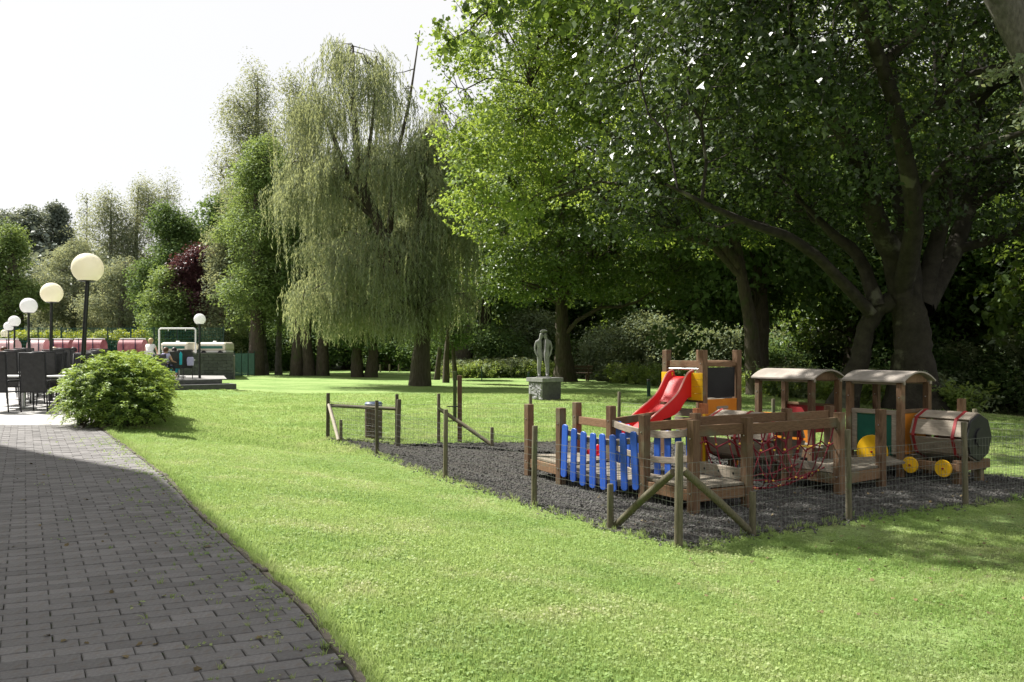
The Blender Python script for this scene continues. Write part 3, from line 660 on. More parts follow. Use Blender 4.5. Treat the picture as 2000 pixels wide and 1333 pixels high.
# ------------------------------------------------------------------ large plane tree behind the play train
b = (11.9, 25.0); z0 = hz(*b); s_ = 25.0
def rel(px, py, dy=0.0): return (X(px, s_ + dy) - b[0], dy, Zp(py, s_ + dy) - z0)
trk = [
 ([(0, 0, 0), rel(1783, 700), rel(1780, 630), rel(1768, 580)], [0.60, 0.54, 0.52, 0.46]),
 ([(-1.95, 0.6, 0), rel(1680, 700, 0.5), rel(1690, 640, 0.4), rel(1715, 600, 0.2), rel(1745, 585)], [0.32, 0.28, 0.27, 0.27, 0.3]),
 ([rel(1700, 612), rel(1640, 545, -0.5), rel(1600, 505, -1), rel(1540, 462, -2), rel(1470, 440, -3.5), rel(1390, 405, -5), rel(1300, 360, -6.5)], [0.2, 0.17, 0.145, 0.12, 0.09, 0.06, 0.03]),
 ([rel(1712, 600), rel(1690, 530, .3), rel(1668, 490, .4), rel(1630, 462, 0.2), rel(1570, 400, 0)], [0.24, 0.2, 0.17, 0.12, 0.06]),
 ([rel(1765, 590), rel(1745, 500), rel(1712, 440, -.5), rel(1690, 340, -1), rel(1655, 270, -2), rel(1600, 200, -3), rel(1540, 60, -4.5)], [0.4, 0.33, 0.3, 0.26, 0.2, 0.14, 0.07]),
 ([rel(1778, 590), rel(1772, 460, .5), rel(1748, 350, 1), rel(1742, 200, 1), rel(1735, 50, 1), rel(1725, -160, 0)], [0.4, 0.27, 0.22, 0.19, 0.16, 0.08]),
 ([rel(1795, 600), rel(1822, 500, .6), rel(1848, 400, .6), rel(1842, 280, 0), rel(1832, 120, -.5), rel(1822, -80, -1)], [0.38, 0.26, 0.2, 0.18, 0.15, 0.08]),
 ([rel(1805, 605), rel(1860, 500, 1.6), rel(1890, 420, 2), rel(1905, 280, 2.5), rel(1925, 60, 3)], [0.34, 0.28, 0.24, 0.2, 0.12]),
 ([rel(1760, 570), rel(1790, 420, -2), rel(1740, 180, -5), rel(1600, -200, -9)], [0.3, 0.22, 0.15, 0.06]),
]
ells = [(-0.5, 0, 12.5, 8.5, 9, 7.5), (-6.2, -5.5, 9.0, 4.2, 4.0, 3.2), (-4.5, -3, 7.6, 5.0, 4, 2.6), (4.5, -2, 9.5, 5, 6, 4.5), (-7.0, -8, 12.0, 3.6, 3.6, 3.0), (-6.0, 3, 6.6, 3.6, 3.0, 2.0), (1.5, 2, 6.2, 8, 4.5, 1.6), (0, -7.5, 12.0, 5, 3.5, 3.5)]
tree('plane_tree', 'largest plane tree with several thick spreading limbs behind the toy locomotive', 'tree', b, ells, trk, M['lf_planeshade'], M['planebark'], 1500, 84, 0.42, 0.14, 0.95, seed=21, n_limb=70, shape=HEX, shell=0.35, droop=0.5, flat=0.7, up=0.5)

# near tree whose leaning limb enters at the top right, its crown hangs over the playground
b = (10.13, 14.2)
trk = [([(0, 0, 0), (-0.4, 0, 2.4), (-0.95, -0.1, 4.9), (-1.42, -0.2, 6.4), (-2.3, -0.3, 8.0), (-3.8, 0.2, 9.5), (-6.0, 0.3, 10.6), (-9.5, 0.2, 11.0), (-13.0, 0.2, 11.1)], [0.36, 0.3, 0.27, 0.25, 0.21, 0.17, 0.13, 0.09, 0.04]),
       ([(-0.6, 0, 3.4), (0.4, 0.6, 6), (1.2, 0.8, 9), (1.6, 0.8, 12)], [0.24, 0.2, 0.13, 0.06])]
ells = [(-13.0, -0.5, 10.9, 3.0, 3.0, 1.0), (-10.4, -1.6, 11.2, 3.2, 3.0, 1.1), (0.5, 0, 13.0, 5.0, 4.5, 3.2), (-1.5, -1.8, 11.8, 4, 3.5, 1.8)]
rt = tree('beech_tree', 'leaning pale grey trunk entering at the top right corner, leaves hanging overhead', 'tree', b, ells, trk, M['lf_planeshade'], M['palebark'], 640, 85, 0.42, 0.17, 0.85, seed=33, n_limb=40, shell=0.3, droop=0.4)
# sprays that hang into view: beside the leaning limb and at the top edge
rng = np.random.default_rng(5)
def sprays(root, specs, leaf, name='leaf_spray', size=0.11, aspect=0.6, shape=KITE, per=34, spread=0.2, twig=0.012, shn=0.8):
    loc = np.array(root.location)
    for (p, q, n_) in specs:
        p = np.array(p, float); q = np.array(q, float)
        main = curve(rng, p, q, 7, 0.06, 0.03); t = rng.random(n_) ** 0.8
        cen = np.stack([np.interp(t, np.linspace(0, 1, 7), main[:, i]) for i in range(3)], 1) + rng.normal(size=(n_, 3)) * spread * np.array([1, 1, .7])
        V1, F1, S1 = tubes_np([(main - loc, np.linspace(twig * 2.2, twig * 0.5, 7))] + [(curve(rng, main[np.argmin(((main - c) ** 2).sum(1))], c, 3, 0.0, 0.03) - loc, [twig * .7, twig * .5, twig * .3]) for c in cen], 4)
        out = np.repeat(unit((q - p)[None]), n_, 0)
        P, D, Nn, L, W = cloud(rng, cen - loc, out, per, spread * 0.55, size, aspect, 0.6, shape, 0.5, shn)
        o = link('branch', np_mesh('branch', V1, F1, S1, M['bark'], True), root)
        V, F, S = leaf_mesh(P, D, Nn, L, W, shape); tag(link(name, np_mesh(name, V, F, S, leaf), o), kind='stuff')
sprays(rt, [((8.6, 13.0, 5.75), (7.05, 12.6, 5.35), 14), ((8.4, 13.0, 5.4), (7.4, 12.6, 4.85), 9), ((9.0, 13.0, 4.6), (7.6, 12.8, 4.35), 7)], M['lf_shrub'], size=0.085, per=22, spread=0.16)

# ------------------------------------------------------------------ second plane tree, bright, behind the statue
b = (2.95, 47.0); z0 = hz(*b); s_ = 47.0
def rel(px, py, dy=0.0): return (X(px, s_ + dy) - b[0], dy, Zp(py, s_ + dy) - z0)
trk = [([(0, 0, 0), rel(1098, 650), rel(1096, 590), rel(1085, 545)], [0.40, 0.34, 0.31, 0.27]),
       ([rel(1092, 575), rel(1070, 520), rel(1040, 470, -1), rel(1010, 400, -2), rel(980, 300, -3)], [0.22, 0.17, 0.13, 0.09, 0.05]),
       ([rel(1088, 560), rel(1095, 480), rel(1100, 380), rel(1080, 250), rel(1060, 120)], [0.24, 0.19, 0.15, 0.1, 0.05]),
       ([rel(1096, 580), rel(1130, 535, -.5), rel(1180, 500, -1), rel(1250, 470, -2), rel(1330, 420, -3)], [0.22, 0.17, 0.13, 0.09, 0.05])]
ells = [(0.0, 0, 11.2, 5.6, 6, 7.0), (-2.4, -1.5, 5.6, 3.2, 3.5, 1.6), (3.4, -1.5, 5.2, 3.2, 3.5, 1.5), (-1.6, -1.5, 7.6, 4.3, 4.5, 4.0), (4.5, -2, 7.5, 4.5, 4, 3.6), (6, -1, 12, 5, 5, 5), (9, -3, 8, 5, 4, 3), (-1.2, -3, 13.5, 3.8, 3, 3.6)]
tree('plane_tree', 'bright green plane tree with forked trunk standing behind the stone statue', 'tree', b, ells, trk, M['lf_plane'], M['bark'], 1250, 66, 0.42, 0.17, 0.92, seed=8, n_limb=60, shape=HEX, shell=0.5, droop=0.4, up=0.6)

# nearer branches of bright plane leaves hanging on the left of the big crown
b = (9.5, 33.0)
ells = [(-5.5, 0, 11.5, 4.6, 4.5, 5.2), (-9.0, -0.5, 12.5, 3.8, 4, 4.6), (-10.0, 0, 8.2, 2.3, 3, 2.6), (-4, -2, 15.5, 6, 4, 3), (-2, 0, 8, 4, 4, 3), (4, 1, 13, 6, 5, 6), (-7.5, -3.5, 16.2, 3.2, 2.5, 2.0)]
trk = [([(0, 0, 0), (-0.2, 0, 3), (-0.8, 0, 6), (-1, 0, 10), (-0.5, 0, 16)], [0.2, 0.18, 0.17, 0.14, 0.06]), ([(-0.6, 0, 5), (-3, 0, 8), (-6, -.2, 10.5), (-8.8, -.4, 12)], [0.28, 0.2, 0.12, 0.05])]
tree('plane_tree', 'plane tree with sunlit lime green leaves sweeping left beside the willow', 'tree', b, ells, trk, M['lf_bright'], M['bark'], 1400, 74, 0.4, 0.145, 0.95, seed=14, n_limb=60, shape=HEX, shell=0.5, droop=0.45, up=0.6)

# twigs dropping from overhead at the top edge of the view
b = (16.5, 20.5)
o = thing('overhanging_branch', 'long leafy branch reaching in from above against the white sky', 'branch', (2.2, 17, 9.5))
g = G(); g.tube([(4.6, 18.2, 10.4), (2.6, 17.4, 9.9), (0.8, 17, 9.0), (-0.4, 17, 8.5)], [0.09, 0.07, 0.045, 0.02], 7); part('limb', g, M['bark'], o, True)
sprays(o, [((1.6, 17.2, 9.4), (-1.0, 17, 8.15), 20), ((0.2, 17, 8.7), (-1.45, 17, 7.2), 12), ((2.2, 17.2, 9.5), (0.3, 17, 7.9), 14), ((2.6, 17.2, 9.6), (1.3, 17, 7.6), 14)], M['lf_plane'], size=0.13, aspect=0.95, shape=PLANE, per=14, spread=0.24, shn=0.5)

# ------------------------------------------------------------------ weeping willow
def willow(label, base, lobes, trunks, n_str, lmin, lmax, seed, leaf, bark, step=0.075, size=0.15, aspect=0.17, group=None, zlow=1.9, nc=120, name='willow_tree'):
    rng = np.random.default_rng(seed); z0 = hz(*base); root = thing(name, label, 'willow', (*base, z0), group)
    cen, out = ell_points(rng, lobes, nc, 0.45, -0.2)
    V, F, S = skeleton(rng, [flare(p, r) if p[0][2] < .3 else (p, r) for p, r in trunks], cen, 60, sag=0.16, twig=0.03)
    link('trunk', np_mesh('trunk', V, F, S, bark, True), root)
    # hanging strands start round the limb ends, in bunches
    k = rng.choice(len(cen), n_str); st = cen[k] + rng.normal(size=(n_str, 3)) * np.array([0.33, 0.33, 0.24])
    ln = (lmin + (lmax - lmin) * rng.random(n_str) ** 1.4) * (0.45 + 0.9 * rng.random(len(cen)))[k]
    ln = np.minimum(ln, np.maximum(0.4, st[:, 2] - zlow - rng.random(n_str) * 1.6))
    m = np.maximum(4, (ln / step).astype(int)); sid = np.repeat(np.arange(n_str), m); j = np.concatenate([np.arange(q) for q in m]); t = j * step
    od = out[k][sid] * np.array([1, 1, 0]); ph = rng.random(n_str)[sid] * 6.28
    arch = np.minimum(t, 0.5)
    P = st[sid] + od * (arch * 0.8)[:, None] + np.stack([0.06 * np.sin(t * 1.7 + ph), 0.06 * np.cos(t * 1.3 + ph), -t + 0.3 * arch], -1)
    P += rng.normal(size=P.shape) * 0.018
    D = np.stack([rng.normal(size=len(P)) * 0.45, rng.normal(size=len(P)) * 0.45, -np.ones(len(P))], -1)
    a = rng.random(len(P)) * 6.28; Nn = unit(np.stack([np.cos(a), np.sin(a), 0.35 + 0 * a], -1))
    L = size * (0.7 + 0.6 * rng.random(len(P)))
    V, F, S = leaf_mesh(P, D, Nn, L, L * aspect, KITE); link('hanging_foliage', np_mesh('hanging_foliage', V, F, S, leaf), root)
    return root
b = (-4.45, 40.7); z0 = hz(*b); s_ = 40.7
def rel(px, py, dy=0.0): return (X(px, s_ + dy) - b[0], dy, Zp(py, s_ + dy) - z0)
trk = [([(0, 0, 0), rel(822, 700), rel(826, 640), rel(826, 560), rel(822, 450), rel(828, 330), rel(832, 250)], [0.31, 0.29, 0.28, 0.25, 0.2, 0.12, 0.06]),
       ([rel(824, 600), rel(780, 520, .3), rel(735, 430, .5), rel(700, 330, .5), rel(690, 200), rel(690, 90)], [0.26, 0.24, 0.22, 0.18, 0.11, 0.04]),
       ([rel(735, 430, .5), rel(680, 340), rel(640, 240), rel(610, 160)], [0.16, 0.12, 0.08, 0.03]),
       ([rel(760, 470, .5), rel(770, 330), rel(800, 200), rel(820, 60)], [0.16, 0.1, 0.06, 0.02]),
       ([rel(710, 370, .5), rel(730, 220, -.5), rel(735, 110, -.8)], [0.12, 0.08, 0.03])]
def le(px, py, rx, ry, rz, dy=0.0):
    c = rel(px, py, dy); return (c[0], c[1], c[2], rx, ry, rz)
lob = [le(625, 600, 1.1, 2.2, 1.3), le(700, 625, 1.9, 2.2, 1.0, -1.2), le(790, 640, 1.9, 2.4, 1.0, -1.0), le(875, 590, 1.2, 2.2, 1.4), le(690, 150, 1.9, 1.9, 1.9), le(640, 240, 1.9, 2, 1.9), le(740, 200, 1.6, 2, 1.7), le(620, 380, 1.7, 2.6, 2.2), le(720, 360, 2.6, 2.8, 2.4), le(835, 350, 2.0, 2.6, 2.4), le(850, 480, 1.9, 2.4, 2.0), le(660, 520, 1.9, 2.6, 2.0), le(760, 520, 2.6, 2.6, 1.9, -1), le(860, 300, 1.0, 1.6, 1.2), le(700, 560, 2.6, 2.4, 1.2, -1.2)]
willow('tall weeping willow with grey green hanging foliage, left of the lime green plane tree', b, lob, trk, 8200, 0.8, 3.4, 17, M['lf_willow'], M['willowbark'], step=.1, size=.2, aspect=.2, zlow=1.5, nc=420)
lob2 = [le(560, 450, 0.9, 1.5, 1.5, 6), le(555, 560, 0.8, 1.5, 1.5, 6), le(585, 500, 1, 1.5, 1.5, 7)]
# grey green willow half hidden at the willow's left shoulder and right shoulder
b2 = (X(905, 58), 58.0); z2 = hz(*b2)
willow('paler willow crown showing above right between tall willow and lime plane tree', b2, [(-0.6, 0, 15.5, 2.6, 2.5, 3.2), (0.8, 0, 12, 3.4, 3, 3.5), (-2, 0, 9, 3.2, 3, 3)], [([(0, 0, 0), (0, 0, 6), (-0.2, 0, 12), (-0.6, 0, 17)], [0.4, 0.32, 0.2, 0.05])], 2400, 0.8, 3.2, 19, M['lf_willow'], M['willowbark'], zlow=3, size=0.19, aspect=0.2, nc=90)

# ------------------------------------------------------------------ left of the willow
def simple(name, label, cat, px, Y, topy, wpx, leaf, bark, seed, n=260, per=70, size=0.3, aspect=0.6, low=0.18, tr=0.3, group=None, lobes=None, spread=0.6, droop=0.3, flat=0.6, shell=0.5, stems=1, kw={}):
    x = X(px, Y); z0 = hz(x, Y); H = Zp(topy, Y) - z0; rx = wpx / F_PX * Y / 2; rng = np.random.default_rng(seed)
    zl = H * low; ch = (H - zl) / 2; ells = [(0, 0, zl + ch, rx * 0.55, rx * 0.55, ch * 0.95)]; lobes = int((lobes or 7) * 1.8)
    for i in range(lobes or 6):
        t = (i + 0.5) / (lobes or 6); a = rng.random() * 6.28; w = math.sin(math.pi * (0.15 + 0.8 * t)) ** 0.6
        q = rng.uniform(.28, .5); o1 = rng.uniform(.45, .8); ells.append((math.cos(a) * rx * o1 * w, math.sin(a) * rx * o1 * w, zl + (H - zl) * (0.08 + 0.84 * t + rng.normal() * .03), rx * q * w + .25, rx * q * w + .25, ch * rng.uniform(.12, .24)))
    trk = []
    for k in range(stems):
        dx = (k - (stems - 1) / 2) * 0.9; trk.append(([(dx, 0, 0), (dx * 1.1 + rng.normal() * .1, 0, H * 0.25), (dx * 0.9 + rng.normal() * .2, 0, H * 0.55), (dx * .5 + rng.normal() * 0.3, 0, H * 0.93)], [tr, tr * 0.8, tr * 0.5, 0.04]))
    return tree(name, label, cat, (x, Y), ells, trk, leaf, bark, int(n * 1.5), int(per * 1.0), spread * 0.8, size * 0.68, aspect, seed, 30, group, shell, droop=droop, flat=flat, **kw)

simple('ash_tree', 'dense mid green ash tree left of the weeping willow', 'tree', 500, 58, 262, 190, M['lf_ash'], M['bark'], 41, 420, 80, 0.26, 0.5, 0.14, 0.34, spread=0.62)
simple('birch_tree', 'tallest grey green tree rising behind the ash, left of the willow top', 'tree', 500, 67, 112, 175, M['lf_grey'], M['palebark'], 42, 430, 70, 0.24, 0.45, 0.2, 0.4, spread=0.7, droop=1.0, flat=1.2, lobes=9)
simple('poplar_tree', 'grey green tree crown filling in just behind the willow left edge', 'tree', 585, 63, 150, 120, M['lf_grey'], M['palebark'], 43, 280, 70, 0.26, 0.45, 0.2, 0.3, spread=0.7, droop=1.0, flat=1.2, lobes=8)
simple('dark_tree', 'dark tree with three thick trunks at the foot of the willow', 'tree', 605, 57, 420, 150, M['lf_dark'], M['bark'], 44, 260, 70, 0.26, 0.6, 0.26, 0.27, stems=3, spread=0.65)
simple('dark_tree', 'dark low twin trunk tree seen under the willow curtain', 'tree', 712, 55, 560, 120, M['lf_dark'], M['bark'], 45, 110, 60, 0.26, 0.6, 0.3, 0.28, stems=2, spread=0.6)
simple('slim_tree', 'slim pale double trunk near the green mesh fence', 'tree', 531, 60, 470, 100, M['lf_ash'], M['palebark'], 46, 130, 60, 0.25, 0.5, 0.4, 0.16, stems=2, spread=0.6)
simple('dark_tree', 'dark green broad tree left of the copper beech, behind the goal frame', 'tree', 335, 72, 392, 135, M['lf_dark'], M['bark'], 47, 330, 80, 0.3, 0.6, 0.06, 0.35, spread=0.75)
simple('dark_tree', 'low dark tree with bright tips behind the rear lamp globe', 'tree', 330, 63, 520, 120, M['lf_ash'], M['bark'], 48, 210, 70, 0.26, 0.6, 0.04, 0.3, spread=0.65)
simple('copper_beech', 'small copper beech with dark purple leaves behind the rear lamp', 'tree', 385, 63.5, 478, 84, M['lf_copper'], M['bark'], 49, 210, 80, 0.25, 0.6, 0.32, 0.28, spread=0.62)
simple('bushy_tree', 'olive green tree filling between copper beech and ash', 'tree', 440, 62, 440, 110, M['lf_grey'], M['bark'], 50, 220, 80, 0.25, 0.5, 0.1, 0.28, spread=0.65)
for k, (px, top, w, Y) in enumerate(((215, 368, 110, 86), (268, 340, 120, 88), (330, 345, 120, 90))):
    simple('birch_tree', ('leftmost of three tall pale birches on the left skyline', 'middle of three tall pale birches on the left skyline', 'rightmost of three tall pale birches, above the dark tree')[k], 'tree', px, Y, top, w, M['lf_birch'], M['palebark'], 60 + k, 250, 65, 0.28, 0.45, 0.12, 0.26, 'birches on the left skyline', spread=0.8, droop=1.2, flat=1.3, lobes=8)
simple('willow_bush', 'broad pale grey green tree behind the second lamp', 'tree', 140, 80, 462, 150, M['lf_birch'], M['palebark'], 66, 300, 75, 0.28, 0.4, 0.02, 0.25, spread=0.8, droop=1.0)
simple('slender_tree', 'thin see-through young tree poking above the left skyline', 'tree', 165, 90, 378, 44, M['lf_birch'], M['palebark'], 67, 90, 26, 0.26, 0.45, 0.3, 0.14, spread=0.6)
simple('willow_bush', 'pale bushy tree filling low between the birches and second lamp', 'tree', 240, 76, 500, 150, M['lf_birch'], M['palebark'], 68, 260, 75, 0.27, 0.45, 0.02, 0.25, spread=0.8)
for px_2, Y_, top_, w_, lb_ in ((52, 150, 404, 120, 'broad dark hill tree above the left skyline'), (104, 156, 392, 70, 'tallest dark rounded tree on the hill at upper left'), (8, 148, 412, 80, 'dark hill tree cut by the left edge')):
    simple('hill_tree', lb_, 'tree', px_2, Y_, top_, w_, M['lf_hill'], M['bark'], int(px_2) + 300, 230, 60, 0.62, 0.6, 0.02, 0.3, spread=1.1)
simple('maple_tree', 'fresh green tree at the left edge behind the far lamps', 'tree', 18, 74, 432, 110, M['lf_ash'], M['bark'], 69, 260, 80, 0.28, 0.55, 0.16, 0.3, spread=0.7, stems=3)

# ------------------------------------------------------------------ background trees right: a few kinds, copied
gb = 'trees in the dark wood across the river'
kinds = []
def wood_kind(leaf, seed, H, rx, name, label, low=0.12, per=70, size=0.34, n=300):
    rng = np.random.default_rng(seed); zl = H * low; ch = (H - zl) / 2; ells = [(0, 0, zl + ch, rx * .8, rx * .8, ch)]
    for i in range(8):
        t = (i + .5) / 8; a = rng.random() * 6.28; w = math.sin(math.pi * (0.15 + 0.75 * t)) ** .6
        ells.append((math.cos(a) * rx * .55, math.sin(a) * rx * .55, zl + (H - zl) * (.08 + .85 * t), rx * .6 * w, rx * .6 * w, ch * .28))
    return tree(name, label, 'tree', (-200, 300), ells, [([(0, 0, 0), (.3, 0, H * .25), (.1, .2, H * .6), (0, 0, H * .95)], [.42, .34, .22, .05])], leaf, M['bark'], n, per, .8, size, .6, seed, 34, gb, .5, zoff=0)
ka = wood_kind(M['lf_dark'], 81, 17, 5.0, 'forest_tree', 'dark leafy forest tree in the wood across the river')
kb = wood_kind(M['lf_plane'], 82, 15, 4.8, 'forest_tree', 'mid green forest tree in the wood across the river')
kc = wood_kind(M['lf_shrub'], 83, 7.0, 3.2, 'riverside_shrub', 'pale grey green shrub on the river bank', 0.02, 60, 0.24, 260)
kd = wood_kind(M['lf_dark'], 84, 5.0, 3.4, 'riverside_shrub', 'dark low shrub along the river bank', 0.02, 55, 0.24, 220)
rr = random.Random(9)
wood = [(ka, X(940, 62), 62, 1.0), (kb, X(1010, 70), 70, 1.1), (ka, X(1180, 68), 68, 1.05), (kb, X(1260, 60), 60, 0.95), (ka, X(1340, 62), 62, 1.1), (kb, X(1420, 66), 66, 1.2), (ka, X(1475, 41), 41, .95), (ka, X(1560, 62), 62, 1.2), (kb, X(1640, 56), 56, 1.1), (ka, X(1740, 60), 60, 1.2),
        (kb, X(1830, 56), 56, 1.1), (ka, X(1900, 52), 52, 1.15), (kb, X(1990, 54), 54, 1.2), (ka, X(2080, 50), 50, 1.2), (ka, X(1060, 84), 84, 1.3), (ka, X(880, 78), 78, 1.25), (kb, X(790, 84), 84, 1.2), (ka, X(700, 80), 80, 1.1), (ka, X(640, 88), 88, 1.2), (ka, X(560, 84), 84, 1.1), (ka, X(480, 86), 86, 1.1),
        (ka, X(1200, 90), 90, 1.3), (ka, X(1400, 86), 86, 1.3), (kb, X(1540, 84), 84, 1.3), (ka, X(1700, 80), 80, 1.3), (ka, X(1880, 78), 78, 1.3), (ka, X(2060, 74), 74, 1.3), (kb, 24, 34, 1.0), (ka, 29, 42, 1.2), (ka, X(1790, 44), 44, .9), (kb, X(1870, 43), 43, .85), (ka, X(1960, 42), 42, .95), (kb, X(1660, 46), 46, .9)]
pos = []
for k_, x_, y_, s__ in wood: pos.append((k_, x_, y_, s__, None))
shr = [(1040, 60, .7, kc), (1180, 57, .62, kc), (1215, 55, .6, kc), (1265, 54, .72, kc), (1310, 52, .62, kc), (975, 58, .7, kd), (1130, 60, .75, kd), (1360, 52, .7, kd), (1410, 50, .6, kc), (1445, 52, .8, kd), (1540, 48, .75, kd), (1590, 50, .8, kc), (1640, 48, .6, kd), (1690, 50, .7, kc), (1740, 50, .8, kd),
       (1860, 46, .7, kc), (1905, 47, .62, kd), (1945, 45.5, .62, kc), (1985, 45, .8, kc), (2040, 44, .7, kd), (1800, 48, .75, kd), (900, 66, .8, kd), (840, 70, .8, kd), (760, 72, .8, kd), (680, 74, .8, kd), (620, 74, .9, kd), (560, 72, .8, kd), (500, 74, .9, kd), (450, 70, .8, kd), (2120, 43, .8, kc), (1830, 41, .6, kd), (1880, 40.5, .55, kc), (1930, 40, .6, kd), (1975, 39.5, .55, kd), (2015, 39, .6, kc), (1770, 43, .7, kd)]
for px, y_, s__, k_ in shr: pos.append((k_, X(px, y_), y_, s__ * rr.uniform(.92, 1.08), 'sh'))
first = {}; copies = []
for k_, x_, y_, s__, sh in pos:
    g_ = 'shrubs along the river bank' if sh else gb
    if k_.name not in first:
        first[k_.name] = 1; k_.location = (x_, y_, hz(x_, y_) - .1); k_.scale = (s__,) * 3; k_['group'] = g_
    else:
        c = place(k_, x_, y_, s__, rr.random() * 6.28, None, g_)
        copies.append(c); c.scale = (s__ * rr.uniform(.9, 1.1), s__ * rr.uniform(.9, 1.1), s__ * rr.uniform(.9, 1.1))

ORD = 'first second third fourth fifth sixth seventh eighth ninth tenth eleventh twelfth thirteenth fourteenth fifteenth sixteenth seventeenth eighteenth nineteenth twentieth twenty-first twenty-second twenty-third twenty-fourth twenty-fifth twenty-sixth twenty-seventh twenty-eighth twenty-ninth thirtieth'.split()
for base_lb in ('dark leafy forest tree', 'mid green forest tree', 'pale grey green shrub', 'dark low shrub'):
    al = sorted([o_ for o_ in [ka, kb, kc, kd] + copies if o_['label'].startswith(base_lb)], key=lambda o_: o_.location.x / o_.location.y)
    for i_, o_ in enumerate(al):
        o_['label'] = f"{base_lb} {'on the river bank' if 'shrub' in base_lb else 'in the wood behind'}, {ORD[i_]} from the left" if i_ < 30 else base_lb
# far wood on the hillsides: one mass
rng = np.random.default_rng(91); cs_ = []
for _ in range(5200):
    if rng.random() < .42: x, y = -85 + rng.normal() * 34, 160 + rng.normal() * 30
    elif rng.random() < .45: x, y = rng.uniform(-75, 20), rng.uniform(105, 170)
    else: x, y = rng.uniform(20, 120), rng.uniform(55, 150)
    r = (x - RB0[0]) * _rn[0] + (y - RB0[1]) * _rn[1]
    if y < 100 and r < 26: continue
    cs_.append((x, y))
cs_ = np.array(cs_); hh = hgt(cs_[:, 0], cs_[:, 1]); top = 5 + 7 * rng.random(len(cs_)); zc = hh + top * (0.35 + 0.65 * rng.random(len(cs_)))
cen = np.column_stack([cs_, zc]); out = unit(np.column_stack([rng.normal(size=(len(cs_), 2)), np.abs(rng.normal(size=len(cs_))) + .3]))
P, D, Nn, L, W = cloud(rng, cen, out, 20, 1.3, 0.85, 0.65, 0.75); V_, F_, S_ = leaf_mesh(P, D, Nn, L, W, KITE)
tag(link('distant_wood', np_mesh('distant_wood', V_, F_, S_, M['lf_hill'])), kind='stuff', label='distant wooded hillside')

# ------------------------------------------------------------------ hedge, bush, nettles
def hedge(name, label, pts, w, h, leaf, seed, n, per, size, topleaf=None, z0=None, aspect=0.5):
    rng = np.random.default_rng(seed); pts = np.array(pts, float); L = np.r_[0, np.cumsum(np.linalg.norm(np.diff(pts, axis=0), axis=1))]
    t = rng.random(n) * L[-1]; cx = np.interp(t, L, pts[:, 0]); cy = np.interp(t, L, pts[:, 1]); d = unit((pts[-1] - pts[0])[None])[0]; nn = np.array([-d[1], d[0]])
    a = rng.uniform(-1, 1, n) * w / 2; zz = h * rng.random(n) ** .7; gz = hgt(cx, cy) if z0 is None else np.full(n, z0)
    cen = np.column_stack([cx + nn[0] * a, cy + nn[1] * a, gz + zz]); loc = np.array([pts[0, 0], pts[0, 1], gz.min()])
    out = unit(np.column_stack([nn[0] * a / w * 2, nn[1] * a / w * 2, np.where(zz > h * .8, 1, .15)])); root = thing(name, label, 'hedge', tuple(loc))
    P, D, Nn, Lf, W = cloud(rng, cen - loc, out, per, .22, size, aspect, .8); m = P[:, 2] + loc[2] < gz.mean() + h * .82
    for nm, mk, mt in (('foliage', m, leaf), ('new_growth', ~m, topleaf or leaf)):
        V_, F_, S_ = leaf_mesh(P[mk], D[mk], Nn[mk], Lf[mk], W[mk], KITE); link(nm, np_mesh(nm, V_, F_, S_, mt), root)
    rngb = np.random.default_rng(1); tk = [(curve(rngb, (cx[i] - loc[0], cy[i] - loc[1], -.1), (cx[i] - loc[0] + .1, cy[i] - loc[1], h * .8), 4), [.03, .025, .02, .01]) for i in range(0, n, max(1, n // 40))]
    V_, F_, S_ = tubes_np(tk, 4); tag(link('stems', np_mesh('stems', V_, F_, S_, M['bark']), root), kind='stuff')
    return root
hedge('clipped_hedge', 'long clipped hedge with yellow green new growth along its top', [(-42, 62), (-26.2, 60)], 1.2, 3.0, M['lf_hedge'], 5, 900, 60, 0.16, M['lf_hedgetop'])

